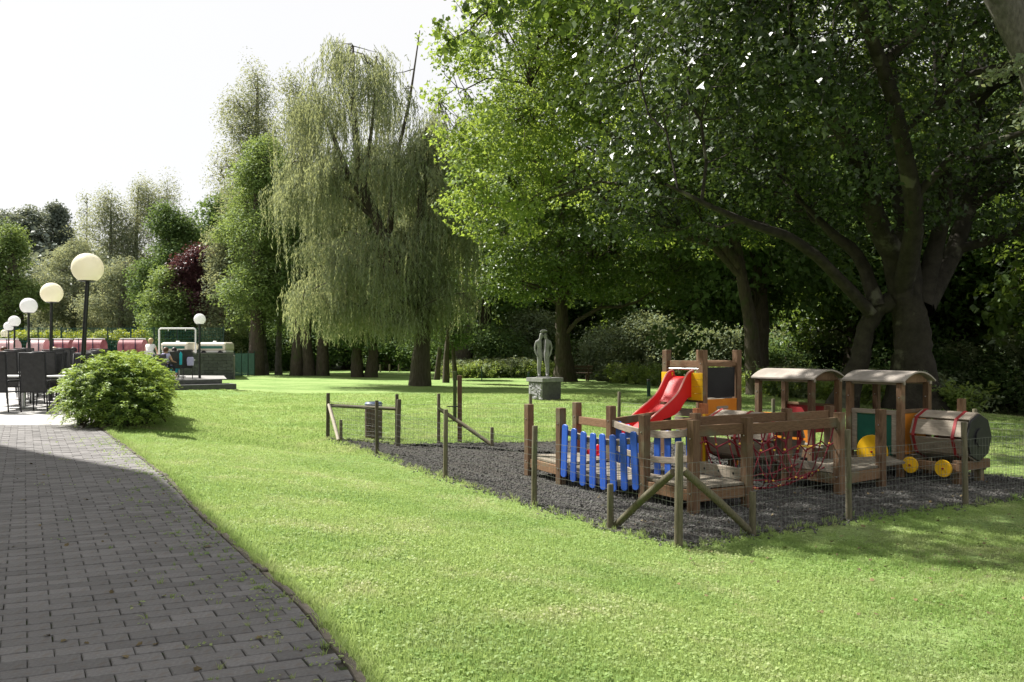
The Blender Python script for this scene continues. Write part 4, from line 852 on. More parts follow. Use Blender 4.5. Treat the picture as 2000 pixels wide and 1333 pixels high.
def bush():
    rng = np.random.default_rng(77); c0 = np.array([-7.18, 15.0, 0.0]); root = thing('rounded_bush', 'rounded feathery green bush beside the nearest lamp post', 'bush', tuple(c0))
    ells = np.array([(0.02, 0.15, 0.52, 0.88, 1.0, 0.66), (0.55, -0.1, 0.36, 0.66, 0.72, 0.40), (-0.1, 0.9, 0.57, 0.8, 1.0, 0.60), (-0.6, 1.9, 0.60, 0.7, 1.0, 0.58), (-1.1, 3.0, 0.62, 0.8, 1.1, 0.6)])
    n = 2300; cen, out = ell_points(rng, ells, n, 0.84, -0.55); k = (cen[:, 2] > 0.03); cen, out = cen[k], out[k]; n = len(cen); cen[:, 0] = cen[:, 0] * .88
    # arching sprays: leaves set along a short stem that points outward and bends over
    L = 0.13 + 0.10 * rng.random(n); m = 20; t = np.tile(np.linspace(0, 1, m), n); sid = np.repeat(np.arange(n), m)
    dirs = unit(out * np.array([1, 1, .8]) + np.array([0, 0, .25]) + rng.normal(size=(n, 3)) * .35)
    P = cen[sid] + dirs[sid] * (t * L[sid])[:, None]; P[:, 2] -= (t ** 2) * 0.13
    side = unit(np.cross(dirs, np.array([0, 0, 1.0])) + 1e-3)[sid] * np.where(np.arange(n * m) % 2, 1, -1)[:, None]
    D = dirs[sid] * .75 + side * .75 + rng.normal(size=P.shape) * .22; Nn = unit(np.array([0, 0, 1.0]) + out[sid] * .3 + rng.normal(size=P.shape) * .3)
    Lf = 0.085 * (1.15 - .5 * t) * (0.7 + .6 * rng.random(len(P))); P = P + unit(D) * (Lf * .5)[:, None]; keep = P[:, 2] > 0.0
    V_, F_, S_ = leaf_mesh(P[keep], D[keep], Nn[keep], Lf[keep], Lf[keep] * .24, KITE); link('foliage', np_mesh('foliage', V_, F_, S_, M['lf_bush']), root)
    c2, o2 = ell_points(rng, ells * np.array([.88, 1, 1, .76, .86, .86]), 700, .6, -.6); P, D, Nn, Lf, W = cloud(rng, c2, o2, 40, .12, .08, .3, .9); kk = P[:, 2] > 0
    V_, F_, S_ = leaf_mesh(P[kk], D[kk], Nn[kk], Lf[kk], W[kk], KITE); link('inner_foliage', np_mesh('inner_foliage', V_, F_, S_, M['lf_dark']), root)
    segs = [(curve(rng, (rng.normal() * .25, .3 + rng.normal() * .4, -.05), c * .9, 5, .05), [.018, .015, .012, .008, .005]) for c in cen[:160]]
    V_, F_, S_ = tubes_np(segs, 4); tag(link('stems', np_mesh('stems', V_, F_, S_, M['bark']), root), kind='stuff')
bush()

# instancing on scattered points (nodes), for what nobody could count
def scatter(name, pts, protos, smin, smax, label, tilt=0.15, kind='stuff', parent=None):
    col = bpy.data.collections.new(name + '_source')
    for p_ in protos: col.objects.link(p_)
    me = bpy.data.meshes.new(name); pts = np.asarray(pts, np.float32); me.vertices.add(len(pts)); me.vertices.foreach_set('co', pts.ravel()); me.update()
    o = link(name, me, parent); ng = bpy.data.node_groups.new(name, 'GeometryNodeTree')
    ng.interface.new_socket('Geometry', in_out='INPUT', socket_type='NodeSocketGeometry'); ng.interface.new_socket('Geometry', in_out='OUTPUT', socket_type='NodeSocketGeometry')
    n, l = ng.nodes, ng.links; gi = n.new('NodeGroupInput'); go = n.new('NodeGroupOutput'); ip = n.new('GeometryNodeInstanceOnPoints'); ci = n.new('GeometryNodeCollectionInfo')
    ci.inputs['Collection'].default_value = col; ci.inputs['Separate Children'].default_value = True; ci.inputs['Reset Children'].default_value = True; ip.inputs['Pick Instance'].default_value = True
    r1 = n.new('FunctionNodeRandomValue'); r1.data_type = 'FLOAT_VECTOR'; r1.inputs[0].default_value = (-tilt, -tilt, 0); r1.inputs[1].default_value = (tilt, tilt, 6.283)
    r2 = n.new('FunctionNodeRandomValue'); r2.data_type = 'FLOAT'; r2.inputs[2].default_value = smin; r2.inputs[3].default_value = smax; r2.inputs['Seed'].default_value = 4
    l.new(gi.outputs[0], ip.inputs['Points']); l.new(ci.outputs[0], ip.inputs['Instance']); l.new(r1.outputs[0], ip.inputs['Rotation']); l.new(r2.outputs[1], ip.inputs['Scale']); l.new(ip.outputs[0], go.inputs[0])
    mod = o.modifiers.new('scatter', 'NODES'); mod.node_group = ng
    return tag(o, label, kind=kind)
def tuft(seed, n, h, spread, w, mat, lean=.5):
    rng = np.random.default_rng(seed); V_ = []; F_ = []
    for i in range(n):
        a = rng.random() * 6.28; r = spread * math.sqrt(rng.random()); x, y = r * math.cos(a), r * math.sin(a); hh = h * rng.uniform(.55, 1.15); b_ = rng.random() * 6.28
        lx, ly = math.cos(b_) * hh * lean * rng.random(), math.sin(b_) * hh * lean * rng.random(); c_ = rng.random() * 6.28; wx, wy = math.cos(c_) * w / 2, math.sin(c_) * w / 2; k = len(V_)
        V_ += [(x - wx, y - wy, -.006), (x + wx, y + wy, -.006), (x + lx * .35 + wx * .8, y + ly * .35 + wy * .8, hh * .6), (x + lx * .35 - wx * .8, y + ly * .35 - wy * .8, hh * .6), (x + lx, y + ly, hh)]; F_ += [(k, k + 1, k + 2, k + 3), (k + 3, k + 2, k + 4)]
    me = bpy.data.meshes.new('grass_tuft'); me.from_pydata(V_, [], F_); me.materials.append(mat); return bpy.data.objects.new('grass_tuft', me)
def clover(seed, mat):
    rng = np.random.default_rng(seed); n = 9; n = 6; P = np.column_stack([rng.normal(size=(n, 2)) * .04, .008 + .012 * rng.random(n)]); Nn = unit(np.array([0, 0, 1.0]) + rng.normal(size=(n, 3)) * .35); D = rng.normal(size=(n, 3))
    V_, F_, S_ = leaf_mesh(P, D, Nn, np.full(n, .02), np.full(n, .018), KITE); return bpy.data.objects.new('clover', np_mesh('clover', V_, F_, S_, mat))
rng = np.random.default_rng(123)
def lawn_points(n, y0, y1, pw, half=0.66):
    u = rng.random(n); y = (y0 ** (1 - pw) + u * (y1 ** (1 - pw) - y0 ** (1 - pw))) ** (1 / (1 - pw)) if pw != 1 else y0 * (y1 / y0) ** u
    x = rng.uniform(-half, half, n) * y; d = edge_sd(x, y); m = (d > 0.012) & ~inside(FP, x, y)
    brown = (sstep(1.6, 4.2, x) * sstep(9.5, 6.5, y)) > 0; pat = np.sin(x * 2.3 + 1.7 * np.sin(y * 1.9)) * np.sin(y * 2.9 + x) + .35 * rng.normal(size=n); m &= ~(brown & (pat > .15) & (rng.random(n) < .85 * sstep(1.2, 3.2, x)))
    x, y = x[m], y[m]; return np.column_stack([x, y, hgt(x, y)])
P_ = lawn_points(125000, 3.3, 15, 0.35)
scatter('lawn_grass', P_, [tuft(1, 10, .034, .035, .004, M['blade']), tuft(2, 9, .028, .04, .0045, M['blade'], .9), tuft(3, 12, .038, .03, .0035, M['blade'], .7), tuft(13, 9, .024, .045, .004, M['blade'], 1.1), tuft(14, 12, .03, .04, .0035, M['blade'], .5), clover(15, M['blade']), clover(4, M['blade'])], .55, 1.15, 'short mown grass blades and clover')
P_ = lawn_points(52000, 14, 34, 0.6)
scatter('far_lawn_grass', P_, [tuft(5, 14, .05, .09, .012, M['blade'], .8), tuft(6, 12, .04, .1, .012, M['blade'], .9)], .6, 1.2, 'short mown grass further up the lawn')
# longer grass against the fence, the kerb and the gravel edge
ep = []
for (x0, y0), (x1, y1) in zip(FP, FP[1:] + FP[:1]):
    L = math.hypot(x1 - x0, y1 - y0)
    for _ in range(int(L * 16)):
        t = rng.random(); x = x0 + (x1 - x0) * t + rng.normal() * .05; y = y0 + (y1 - y0) * t + rng.normal() * .05; ep.append((x, y, -.415))
for (x0, y0), (x1, y1) in zip(EDGE[:9], EDGE[1:10]):
    L = math.hypot(x1 - x0, y1 - y0); nn = np.array([y1 - y0, -(x1 - x0)]) / L
    for _ in range(int(L * 80)):
        t = rng.random(); q = abs(rng.normal()) * .05 - .008; x = x0 + (x1 - x0) * t + nn[0] * q; y = y0 + (y1 - y0) * t + nn[1] * q; ep.append((x, y, hz(x, y)))
scatter('edge_grass', ep, [tuft(7, 16, .085, .03, .005, M['blade'], .9), tuft(8, 12, .07, .04, .006, M['blade'], 1.0)], .5, 1.1, 'longer grass along the path kerb and fence foot')
# weeds in the brick joints
wp = []
for _ in range(1500):
    y = rng.uniform(3.2, 13); e_ = float(np.interp(y, E[:10, 1], E[:10, 0])); x = e_ - .06 - rng.exponential(.28)
    # snap to a joint row
    v = Vector((x - .03, y - 1.0, 0)); pw = BW * bx.dot(px_); j = round(v.dot(px_) / pw - .5) + .5; x, y = x + px_.x * (j * pw - v.dot(px_)), y + px_.y * (j * pw - v.dot(px_))
    if rng.random() < .3: wp.append((x, y, -.006))
scatter('joint_weeds', wp, [tuft(9, 9, .035, .02, .005, M['blade'], 1.2), clover(10, M['blade'])], .5, 1.1, 'small weeds and moss growing in the brick joints')
# gravel stones and leaf litter
def stone(seed):
    rng_ = np.random.default_rng(seed); bm_ = bmesh.new(); bmesh.ops.create_icosphere(bm_, subdivisions=1, radius=.011)
    for v in bm_.verts: v.co = Vector((v.co.x * 1.2, v.co.y, v.co.z * .6)) * (1 + .25 * rng_.normal())
    me_ = bpy.data.meshes.new('stone'); bm_.to_mesh(me_); bm_.free(); me_.materials.append(M['pebble']); return bpy.data.objects.new('stone', me_)
xs, ys_ = rng.uniform(-4, 8, 90000), rng.uniform(7.3, 16.6, 90000); m_ = inside(FP, xs, ys_) & (rng.random(90000) < np.clip(1.7 - ys_ / 11, .15, 1)); xs, ys_ = xs[m_], ys_[m_]
st_ = []
for (x0, y0), (x1, y1) in zip(FP, FP[1:] + FP[:1]):
    for _ in range(int(math.hypot(x1 - x0, y1 - y0) * 90)):
        t = rng.random(); st_.append((x0 + (x1 - x0) * t + rng.normal() * .09, y0 + (y1 - y0) * t + rng.normal() * .09, -.405))
scatter('gravel_stones', np.concatenate([np.column_stack([xs, ys_, np.full(len(xs), -.402)]), np.array(st_)]), [stone(1), stone(2), stone(3)], .6, 1.6, 'loose dark gravel stones', tilt=1.0)
def litter(seed, c):
    rng_ = np.random.default_rng(seed); V_, F_, S_ = leaf_mesh(np.array([[0, 0, .006]]), np.array([[1.0, 0, 0]]), unit(np.array([[.15, .1, 1.0]])), np.array([.055]), np.array([.045]), PLANE, .35); return bpy.data.objects.new('fallen_leaf', np_mesh('fallen_leaf', V_, F_, S_, c))
lp = []
for _ in range(130):
    y = rng.uniform(3.3, 13); x = rng.uniform(-.6 * y, .0); 
    if edge_sd(np.array([x]), np.array([y]))[0] < -.05: lp.append((x, y, .001))
xs, ys_ = rng.uniform(1, 7, 420), rng.uniform(5.5, 12, 420)
for x, y in zip(xs, ys_): lp.append((x, y, (-.4 if inside(FP, np.array([x]), np.array([y]))[0] else hz(x, y) + .02)))
scatter('fallen_leaves', lp, [litter(1, M['bark_dead'])], .3, .9, 'scattered small dry leaves', tilt=.4)
# nettle belt before the wood
def nettle(seed, h, mat):
    rng_ = np.random.default_rng(seed); cen = np.column_stack([rng_.normal(size=(26, 2)) * .28, h * rng_.random(26) ** .7]); out = unit(rng_.normal(size=(26, 3)) + np.array([0, 0, .6])); P, D, Nn, L, W = cloud(rng_, cen, out, 16, .09, .13, .42, 1.0)
    V_, F_, S_ = leaf_mesh(P, D, Nn, L, W, KITE); return bpy.data.objects.new('nettle_clump', np_mesh('nettle_clump', V_, F_, S_, mat))
pn = []
for _ in range(900):
    px = rng.uniform(850, 1420); y = rng.uniform(53, 58) - (px - 850) * .007 + rng.normal() * .6; x = X(px, y); r = (x - RB0[0]) * _rn[0] + (y - RB0[1]) * _rn[1]
    if r < -.3 and (math.sin(px * .021) + .7 > rng.random() * 1.2 - .1): pn.append((x, y, hz(x, y)))
for _ in range(260):
    y = rng.uniform(24, 46); x = 13.2 - (y - 25.5) * .317 + rng.normal() * .3 - .6; pn.append((x, y, hz(x, y)))
scatter('nettle_belt', pn, [nettle(1, .95, M['lf_nettle']), nettle(2, .8, M['lf_nettle']), nettle(3, 1.05, M['lf_shrub'])], .7, 1.15, 'pale green nettles and tall weeds before the wood')
# ------------------------------------------------------------------ unseen building off to the left, footprint shaped to cast the path's shade
_sh = 14.0 / math.tan(R(SUN_EL)) * SUN_AZ          # from a point of the shade's outline on the ground to the roof edge 14 m up
B_ = [(x + 0.02 + _sh[0], y + _sh[1]) for x, y in ((0.2, -3), (0.1, 1.8), (-0.36, 2.9), (-0.647, 3.56), (-1.07, 4.42), (-1.77, 5.61), (-2.49, 6.84), (-3.25, 8.15), (-3.88, 9.1), (-7.15, 11.8), (-11.5, 15.4))] + [(-44, 29.0), (-44, -25), (-9.4, -25)]
hb = thing('unseen_shade_building', 'unseen cream rendered building left of the path, shaped to shade the bricks', 'building', (-16, 5, 0))
SHIFT = (8.0 / math.tan(R(SUN_EL)))
g = G(); n = len(B_); g.add([(x, y, 0) for x, y in B_] + [(x, y, 13.9) for x, y in B_], [(k, (k + 1) % n, n + (k + 1) % n, n + k) for k in range(n)]); part('wall', g, M['render'], hb)
g = G(); g.add([(x, y, 13.9) for x, y in B_] + [(x, y, 14.0) for x, y in B_], [tuple(range(n))[::-1], tuple(range(n, 2 * n))] + [(k, (k + 1) % n, n + (k + 1) % n, n + k) for k in range(n)]); rf = part('roof', g, M['stepstone'], hb)
for (x0, y0), (x1, y1) in ((B_[9], B_[10]), (B_[13], B_[0])):
    L = math.hypot(x1 - x0, y1 - y0); d = Vector((x1 - x0, y1 - y0, 0)) / L; no = Vector((-d.y, d.x, 0)); no = -no if no.dot(Vector((x0 + 12, y0 - 5, 0))) < 0 else no
    for z in (1.0, 4.4, 7.8, 11.1):
        for k in range(int(L / 2.4)):
            c = Vector((x0, y0, 0)) + d * (1.4 + k * 2.4) + no * 0.02; g = G(); g.box((c.x, c.y, z + .9), (1.3, .08, 1.7), (d.x, d.y)); fr = part('window', g, M['whitepaint'], hb)
            g = G(); c = c + no * .045; g.box((c.x, c.y, z + .9), (1.14, .02, 1.54), (d.x, d.y)); part('pane', g, M['glass'], fr)

# ------------------------------------------------------------------ fence round the playground
GZ = -0.42
fence = thing('wire_fence', 'low fence of round wooden posts and wire mesh round the playground', 'fence', (1.473, 7.48, GZ))
H_ = 0.915
def rpost(x, y, h, r, parent, mat=M['post'], name='post', lean=(0, 0), label=None, gz=GZ):
    g = G(); g.tube([(x, y, gz - .05), (x + lean[0] * .5, y + lean[1] * .5, gz + h * .5), (x + lean[0], y + lean[1], gz + h - .008), (x + lean[0], y + lean[1], gz + h)], [r * 1.05, r, r * .97, r * .86], 12); return part(name, g, mat, parent, True, label=label)
rp = random.Random(4)
cut = {1.473: (.037, 1.0)}
tall = {}
for i, (x, y) in enumerate(FP): rpost(x, y, H_ + rp.uniform(-.02, .03) + (0.03 if i == 0 else 0), .037 if i in (0, 4) else .032, fence, lean=(rp.gauss(0, .012), rp.gauss(0, .008)))
def along(i, j, t, z): return (FP[i][0] + (FP[j][0] - FP[i][0]) * t, FP[i][1] + (FP[j][1] - FP[i][1]) * t, z)
def stake(p, h=.45, r=.033): rpost(p[0], p[1], h, r, fence, name='stake')
def brace(p0, p1, r=.034, mat=M['post'], label=None):
    g = G(); m_ = [(p0[k] + p1[k]) / 2 + (0.012 if k == 2 else 0) for k in range(3)]; g.tube([p0, m_, p1], [r, r * 1.08, r], 10); part('brace', g, mat, fence, True, label=label)
s1 = along(0, 1, .40, GZ + .45); stake((s1[0] - .02, s1[1], 0), .44); brace((FP[0][0] - .04, FP[0][1] + .04, GZ + .66), (s1[0] + .03, s1[1], GZ + .03))
s2 = along(0, 13, .40, GZ); stake((s2[0], s2[1], 0), .42); brace((FP[0][0] + .05, FP[0][1] + .03, GZ + .68), (s2[0] - .03, s2[1], GZ + .05), mat=M['post'])
s3 = along(4, 3, .27, GZ); stake((s3[0] + .02, s3[1] + .02, 0), .43); brace((FP[4][0] + .03, FP[4][1] - .03, GZ + .68), (s3[0] - .02, s3[1], GZ + .05), mat=M['postpale'], label='bare pale brace without bark')
g = G(); g.tube([(FP[4][0] + .03, FP[4][1], GZ + .66), (FP[5][0], FP[5][1], GZ + .67)], .035, 10); part('rail', g, M['post'], fence, True)
rpost(-2.06, 15.25, .86, .042, fence, lean=(.02, 0))
s4 = (-.36, 15.2); stake(s4, .36); brace((FP[6][0], FP[6][1], GZ + .66), (s4[0], s4[1], GZ + .04))
def wavy(p, q, z, nseg, rng_, amp=.006):
    return [(p[0] + (q[0] - p[0]) * t / nseg, p[1] + (q[1] - p[1]) * t / nseg, z + rng_.gauss(0, amp) * (0 < t < nseg)) for t in range(nseg + 1)]
hs_ = [.05, .13, .21, .30, .39, .48, .57, .66, .74]
for i in range(len(FP)):
    j = (i + 1) % len(FP); p, q = FP[i], FP[j]; g = G(); L = math.hypot(q[0] - p[0], q[1] - p[1]); zs = [GZ + z + rp.gauss(0, .005) for z in hs_]
    for z in zs: g.tube(wavy(p, q, z, max(3, int(L / .45)), rp), .0018 if z < zs[-1] else .0023, 3, False)
    for k in range(1, int(L / .052)):
        t = k * .052 / L; x, y = p[0] + (q[0] - p[0]) * t, p[1] + (q[1] - p[1]) * t; a = rp.gauss(0, .005)
        g.tube([(x, y, GZ + .03), (x + a, y, GZ + .38), (x, y, zs[-1])], .0014, 3, False)
    part('wire_mesh', g, M['wire'], fence)

# gate post pair beyond the fence
gp = thing('gate_post', 'tall pair of square posts, one green and one brown, behind the fence brace', 'post', (-.95, 15.0, GZ))
g = G(); g.box((-1.065, 15.75, GZ + .64 + .25), (.065, .05, .92), (1, 0)); part('green_board', g, surf('mossy_green_wood', (.045, .07, .022), (.08, .11, .04), 8, .8, .3, 40), gp, bevel=.004)
g = G(); g.box((-.985, 15.9, GZ + .63), (.085, .085, 1.28), (1, .1)); part('post', g, M['wood'], gp, bevel=.006)
for z in (.55, .28): 
    g = G(); g.tube([(-1.2, 15.7, GZ + z + .15), (-1.0, 15.7, GZ + z + .15)], .012, 6); part('hinge', g, M['blackmetal'], gp)

# litter bin
bn = thing('litter_bin', 'dark slatted wooden litter bin behind the fence corner', 'litter bin', (-2.72, 16.6, GZ))
for k in range(12):
    a = k / 12 * 2 * math.pi; g = G(); g.box((-2.72 + .155 * math.cos(a), 16.6 + .155 * math.sin(a), GZ + .36), (.02, .074, .66), (math.cos(a), math.sin(a))); part('slat', g, M['bin'], bn, bevel=.003)
g = G(); g.lathe([(.14, .05), (.14, .66), (.12, .66), (.12, .1)], (-2.72, 16.6, GZ), 20); part('liner', g, M['chairframe'], bn, True)
g = G(); g.lathe([(.172, .66), (.175, .70), (.15, .73), (.12, .73), (.12, .69)], (-2.72, 16.6, GZ), 24); part('rim', g, surf('blue_grey_rim', (.10, .13, .2), (.16, .2, .3), 8, .4, .1, 60), bn, True)

# ------------------------------------------------------------------ play structure, u along the train, v away to the right
U = Vector((0.6, -0.8, 0)); VV = Vector((0.83, 0.56, 0)).normalized(); U = Vector((VV.y, -VV.x, 0))
PZ = GZ
def P3(xy, z): return Vector((xy[0], xy[1], z))
A1, A2, A3, A4 = Vector((.235, 11.7)), Vector((.63, 10.9)), Vector((1.52, 9.7)), Vector((1.93, 8.99))
A5, A6, A7 = Vector((2.60, 9.35)), Vector((3.94, 10.17)), Vector((4.68, 10.72))
B1, B2, B3, B5, B6, B7 = Vector((.93, 12.1)), Vector((1.33, 11.35)), Vector((2.28, 12.6)), Vector((2.18, 10.05)), Vector((3.53, 10.85)), Vector((4.28, 11.4))
PH = 1.0
def spost(parent, p, h=PH, w=.1, mat=None, name='post', z0=PZ, bolt=True):
    g = G(); g.box((p[0], p[1], z0 + h / 2 - .03), (w, w, h + .06), (U.x, U.y)); o_ = part(name, g, mat or M['wood'], parent, bevel=.007)
    if bolt:
        for z in (.22, h - .2):
            gb_ = G()
            c = Vector((p[0], p[1], z0 + z)) - VV * (w / 2 + .004); gb_.tube([c + VV * .006, c - VV * .004], [.009, .007], 8); part('bolt', gb_, M['bolt'], o_)
    return o_
def rail(parent, a, b, z0, z1=None, w=.045, h=.1, mat=None, name='rail', sag=0, off=0.0, n_=10):
    z1 = z0 if z1 is None else z1; g = G(); a3, b3 = P3(a, z0), P3(b, z1); d = (b3 - a3).normalized(); n2 = Vector((-d.y, d.x, 0)).normalized() * off
    if sag == 0: g.beam(a3 + n2, b3 + n2, w, h)
    else:
        pts = [a3 + n2 + (b3 - a3) * t / n_ - Vector((0, 0, sag * 4 * (t / n_) * (1 - t / n_))) for t in range(n_ + 1)]; s_ = Vector((-d.y, d.x, 0)).normalized() * w / 2; u_ = Vector((0, 0, h / 2)); vs = []
        for p in pts: vs += [p - s_ - u_, p + s_ - u_, p + s_ + u_, p - s_ + u_]
        fs = [(0, 1, 2, 3), tuple(4 * n_ + k for k in (3, 2, 1, 0))] + [(4 * t + k, 4 * t + (k + 1) % 4, 4 * t + 4 + (k + 1) % 4, 4 * t + 4 + k) for t in range(n_) for k in range(4)]; g.add(vs, fs)
    return part(name, g, mat or M['woodh'], parent, bevel=.006)
plank_cache = {}
def planks(parent, a, b, c, d, z, n_=6, th=.03, mat=None, name='plank', zc=None, gap=.008):
    """floor a-b-c-d (a->b along, a->d across) cut into boards along a->b"""
    a, b, c, d = [Vector(p) for p in (a, b, c, d)]
    for k in range(n_):
        t0, t1 = k / n_ + gap, (k + 1) / n_ - gap; q = [a.lerp(d, t0), b.lerp(c, t0), b.lerp(c, t1), a.lerp(d, t1)]; dz = rp.gauss(0, .002); g = G()
        zz = [z] * 4 if zc is None else [zc((t0) if i in (0, 1) else t1) for i in range(4)]
        g.box8([P3(p, zz[i] - th + dz) for i, p in enumerate(q)] + [P3(p, zz[i] + dz) for i, p in enumerate(q)]); part(name, g, mat or M['deck'], parent, bevel=.003)
DZ = -0.13
# --- the bridge with blue pickets, between two small platforms
br = thing('play_bridge', 'sagging wooden play bridge with bright blue picket sides', 'play bridge', (1.2, 10.4, PZ))
for p in (A1, A2, A3, A4, A5, B1, B2, B5): spost(br, p, PH + rp.uniform(-.008, .008))
planks(br, A1, A2, B2, B1, DZ, 6); planks(br, A3, A4, A5, B5, DZ, 6)
for a, b in ((A1, A2), (A2, B2), (B1, B2), (A1, B1), (A3, A4), (A4, A5), (A5, B5), (A3, B5)): rail(br, a, b, DZ - .1, h=.12, w=.04, mat=M['woodh'], name='joist')
rail(br, A1 + (B1 - A1) * .02 + Vector((-.06, 0)), B1, .40, w=.045, mat=M['woodh']) if False else None
rail(br, B1, B2, .33, h=.11); rail(br, B2, B3, .36, .38, h=.1); rail(br, A4, A5, .46, h=.12, off=.03); rail(br, A3, B5, .45, .47, h=.10, off=0)
# curved floor of the bridge
def sagz(t): return DZ - .02 - .11 * 4 * t * (1 - t)
for k in range(13):
    t0, t1 = .03 + .94 * k / 13 + .006, .03 + .94 * (k + 1) / 13 - .006; q = [A2.lerp(A3, t0), A2.lerp(A3, t1), B2.lerp(B5, t1), B2.lerp(B5, t0)]; i_ = VV.xy * .06
    q = [q[0] + i_, q[1] + i_, q[2] - i_, q[3] - i_]; zz = [sagz(t0), sagz(t1), sagz(t1), sagz(t0)]; g = G(); g.box8([P3(p, zz[i] - .03) for i, p in enumerate(q)] + [P3(p, zz[i]) for i, p in enumerate(q)]); part('plank', g, M['deck'], br, bevel=.003)
pk = []
for a_ in range(9): t = math.pi * a_ / 8; pk.append((.052 * math.cos(t), .305 + .042 * math.sin(t) * .8))
for a_ in range(9): t = math.pi + math.pi * a_ / 8; pk.append((.052 * math.cos(t), -.305 + .042 * math.sin(t) * .8))
g = G(); g.prism(pk, (0, 0, 0), (1, 0, 0), (0, 0, 1), (0, .022, 0)); pkm = g.mesh('picket', M['blue']); fixn(pkm)
o0 = Vector(br.location)
def pickets(a, b, n_, out, zc, t0=.09, t1=.93, sag=.1):
    d = (b - a); ang = math.atan2(d.y, d.x)
    for k in range(n_):
        t = t0 + (t1 - t0) * k / (n_ - 1); p = a.lerp(b, t) + out; z = zc - sag * 4 * t * (1 - t) + rp.gauss(0, .003); sl_ = math.atan(sag * 4 * (1 - 2 * t) / d.length)
        o_ = link('picket', pkm, br, (p.x - o0.x, p.y - o0.y, z - o0.z)); o_.rotation_euler = (0, sl_ * .25 + rp.gauss(0, .008), ang); m_ = o_.modifiers.new('bevel', 'BEVEL'); m_.width = .004; m_.segments = 1; m_.limit_method = 'ANGLE'
oN = -VV.xy * .05
pickets(A2, A3, 8, oN, .075); pickets(B2, B5, 8, VV.xy * .02, .075, .08, .93)
rail(br, A2, A3, .315, h=.075, w=.035, mat=M['palewood'], sag=.10, off=.0); rail(br, A2, A3, -.17, h=.075, w=.035, mat=M['palewood'], sag=.10)
rail(br, B2, B5, .36, h=.09, w=.05, mat=M['palewood'], sag=.09); rail(br, B2, B5, .05, h=.08, w=.035, mat=M['palewood'], sag=.10, off=.02); rail(br, B2, B5, -.17, h=.07, w=.035, mat=M['palewood'], sag=.10)
# threshold board with three holes
g = G(); a, b = P3(A5, DZ + .075), P3(B5, DZ + .075); g.beam(a - (b - a).normalized() * .04, b + (b - a).normalized() * .04, .05, .13); tb = part('threshold_board', g, M['palewood'], br, bevel=.006)
for t in (.22, .5, .78):
    c = a.lerp(b, t) + Vector((U.x, U.y, 0)) * 0 ; nrm = (b - a).normalized().cross(Vector((0, 0, 1))); c = c + nrm * (-.024 if nrm.dot(Vector((0, -1, 0))) < 0 else .024); nn = nrm if nrm.dot(Vector((0, -1, 0))) > 0 else -nrm
    c = a.lerp(b, t) + nn * .0245; g = G(); g.tube([c, c + nn * .003], .014, 10); part('hole', g, M['black'], tb)

# --- net bridge
nb = thing('rope_net_bridge', 'red rope net bridge with yellow balls slung between two wooden rails', 'net bridge', (3.1, 10.2, PZ))
rail(nb, A5, A6, .45, .46, h=.12, w=.05, off=.02); rail(nb, B5, B6, .48, .48, h=.11, w=.05); rail(nb, B6, B7, .47, h=.1, w=.05)
spost(nb, A6); spost(nb, B6, 1.0); spost(nb, B7, 1.0); spost(nb, A7)
planks(nb, A6, A7, B7, B6, DZ, 6)
for a, b in ((A6, A7), (A6, B6), (B6, B7), (A7, B7)): rail(nb, a, b, DZ - .1, h=.13, w=.04, name='joist')
rail(nb, A6 - VV.xy * .0, B6, DZ + .02, h=.1, w=.05, mat=M['palewood'], name='threshold_board')
g = G(); gn = G(); nL = 8
def netp(t, s):
    """t along the bridge 0..1, s across -1..1"""
    a, b = A5.lerp(A6, t), B5.lerp(B6, t); p = a.lerp(b, (s + 1) / 2); zt = .42; zb = -.2 - .12 * 4 * t * (1 - t); return P3(p, zb + (zt - zb) * abs(s) ** 2.6)
ss = [-1, -.93, -.8, -.6, -.3, 0, .3, .6, .8, .93, 1]
for k in range(nL):
    t = (k + .5) / nL; sk = .05 * (-1) ** k; g.tube([netp(min(1, max(0, t + sk * (1 - abs(s)))), s) for s in ss], .0085, 6, False)
for s in (-.86, -.5, 0, .5, .86):
    g.tube([netp(q / 12, s * (1 + .04 * math.sin(q * 2.1))) for q in range(13)], .0085, 6, False)
    for k in range(nL): gn.lathe([(.004, -.013), (.012, -.008), (.014, 0), (.012, .008), (.004, .013)], netp((k + .5) / nL + .05 * (-1) ** k * (1 - abs(s)), s), 8)
part('rope_net', g, M['rope'], nb, True); part('knot_balls', gn, M['rung'], nb, True)
# rope ladder with yellow rungs hanging at the far end
lt = A6.lerp(B6, .45) - U.xy * 0 ; l0 = Vector((3.9, 10.95))
lad = part('rope_ladder', G().tube([P3((3.72, 11.0), .40), P3((3.70, 10.98), -.28)], .008, 6).tube([P3((3.90, 10.93), .40), P3((3.88, 10.9), -.28)], .008, 6), M['rope'], nb, True)
for z in (.32, .08): 
    g = G(); g.tube([P3((3.70, 11.0), z), P3((3.91, 10.92), z)], .014, 8); part('rung', g, M['rung'], lad, True)

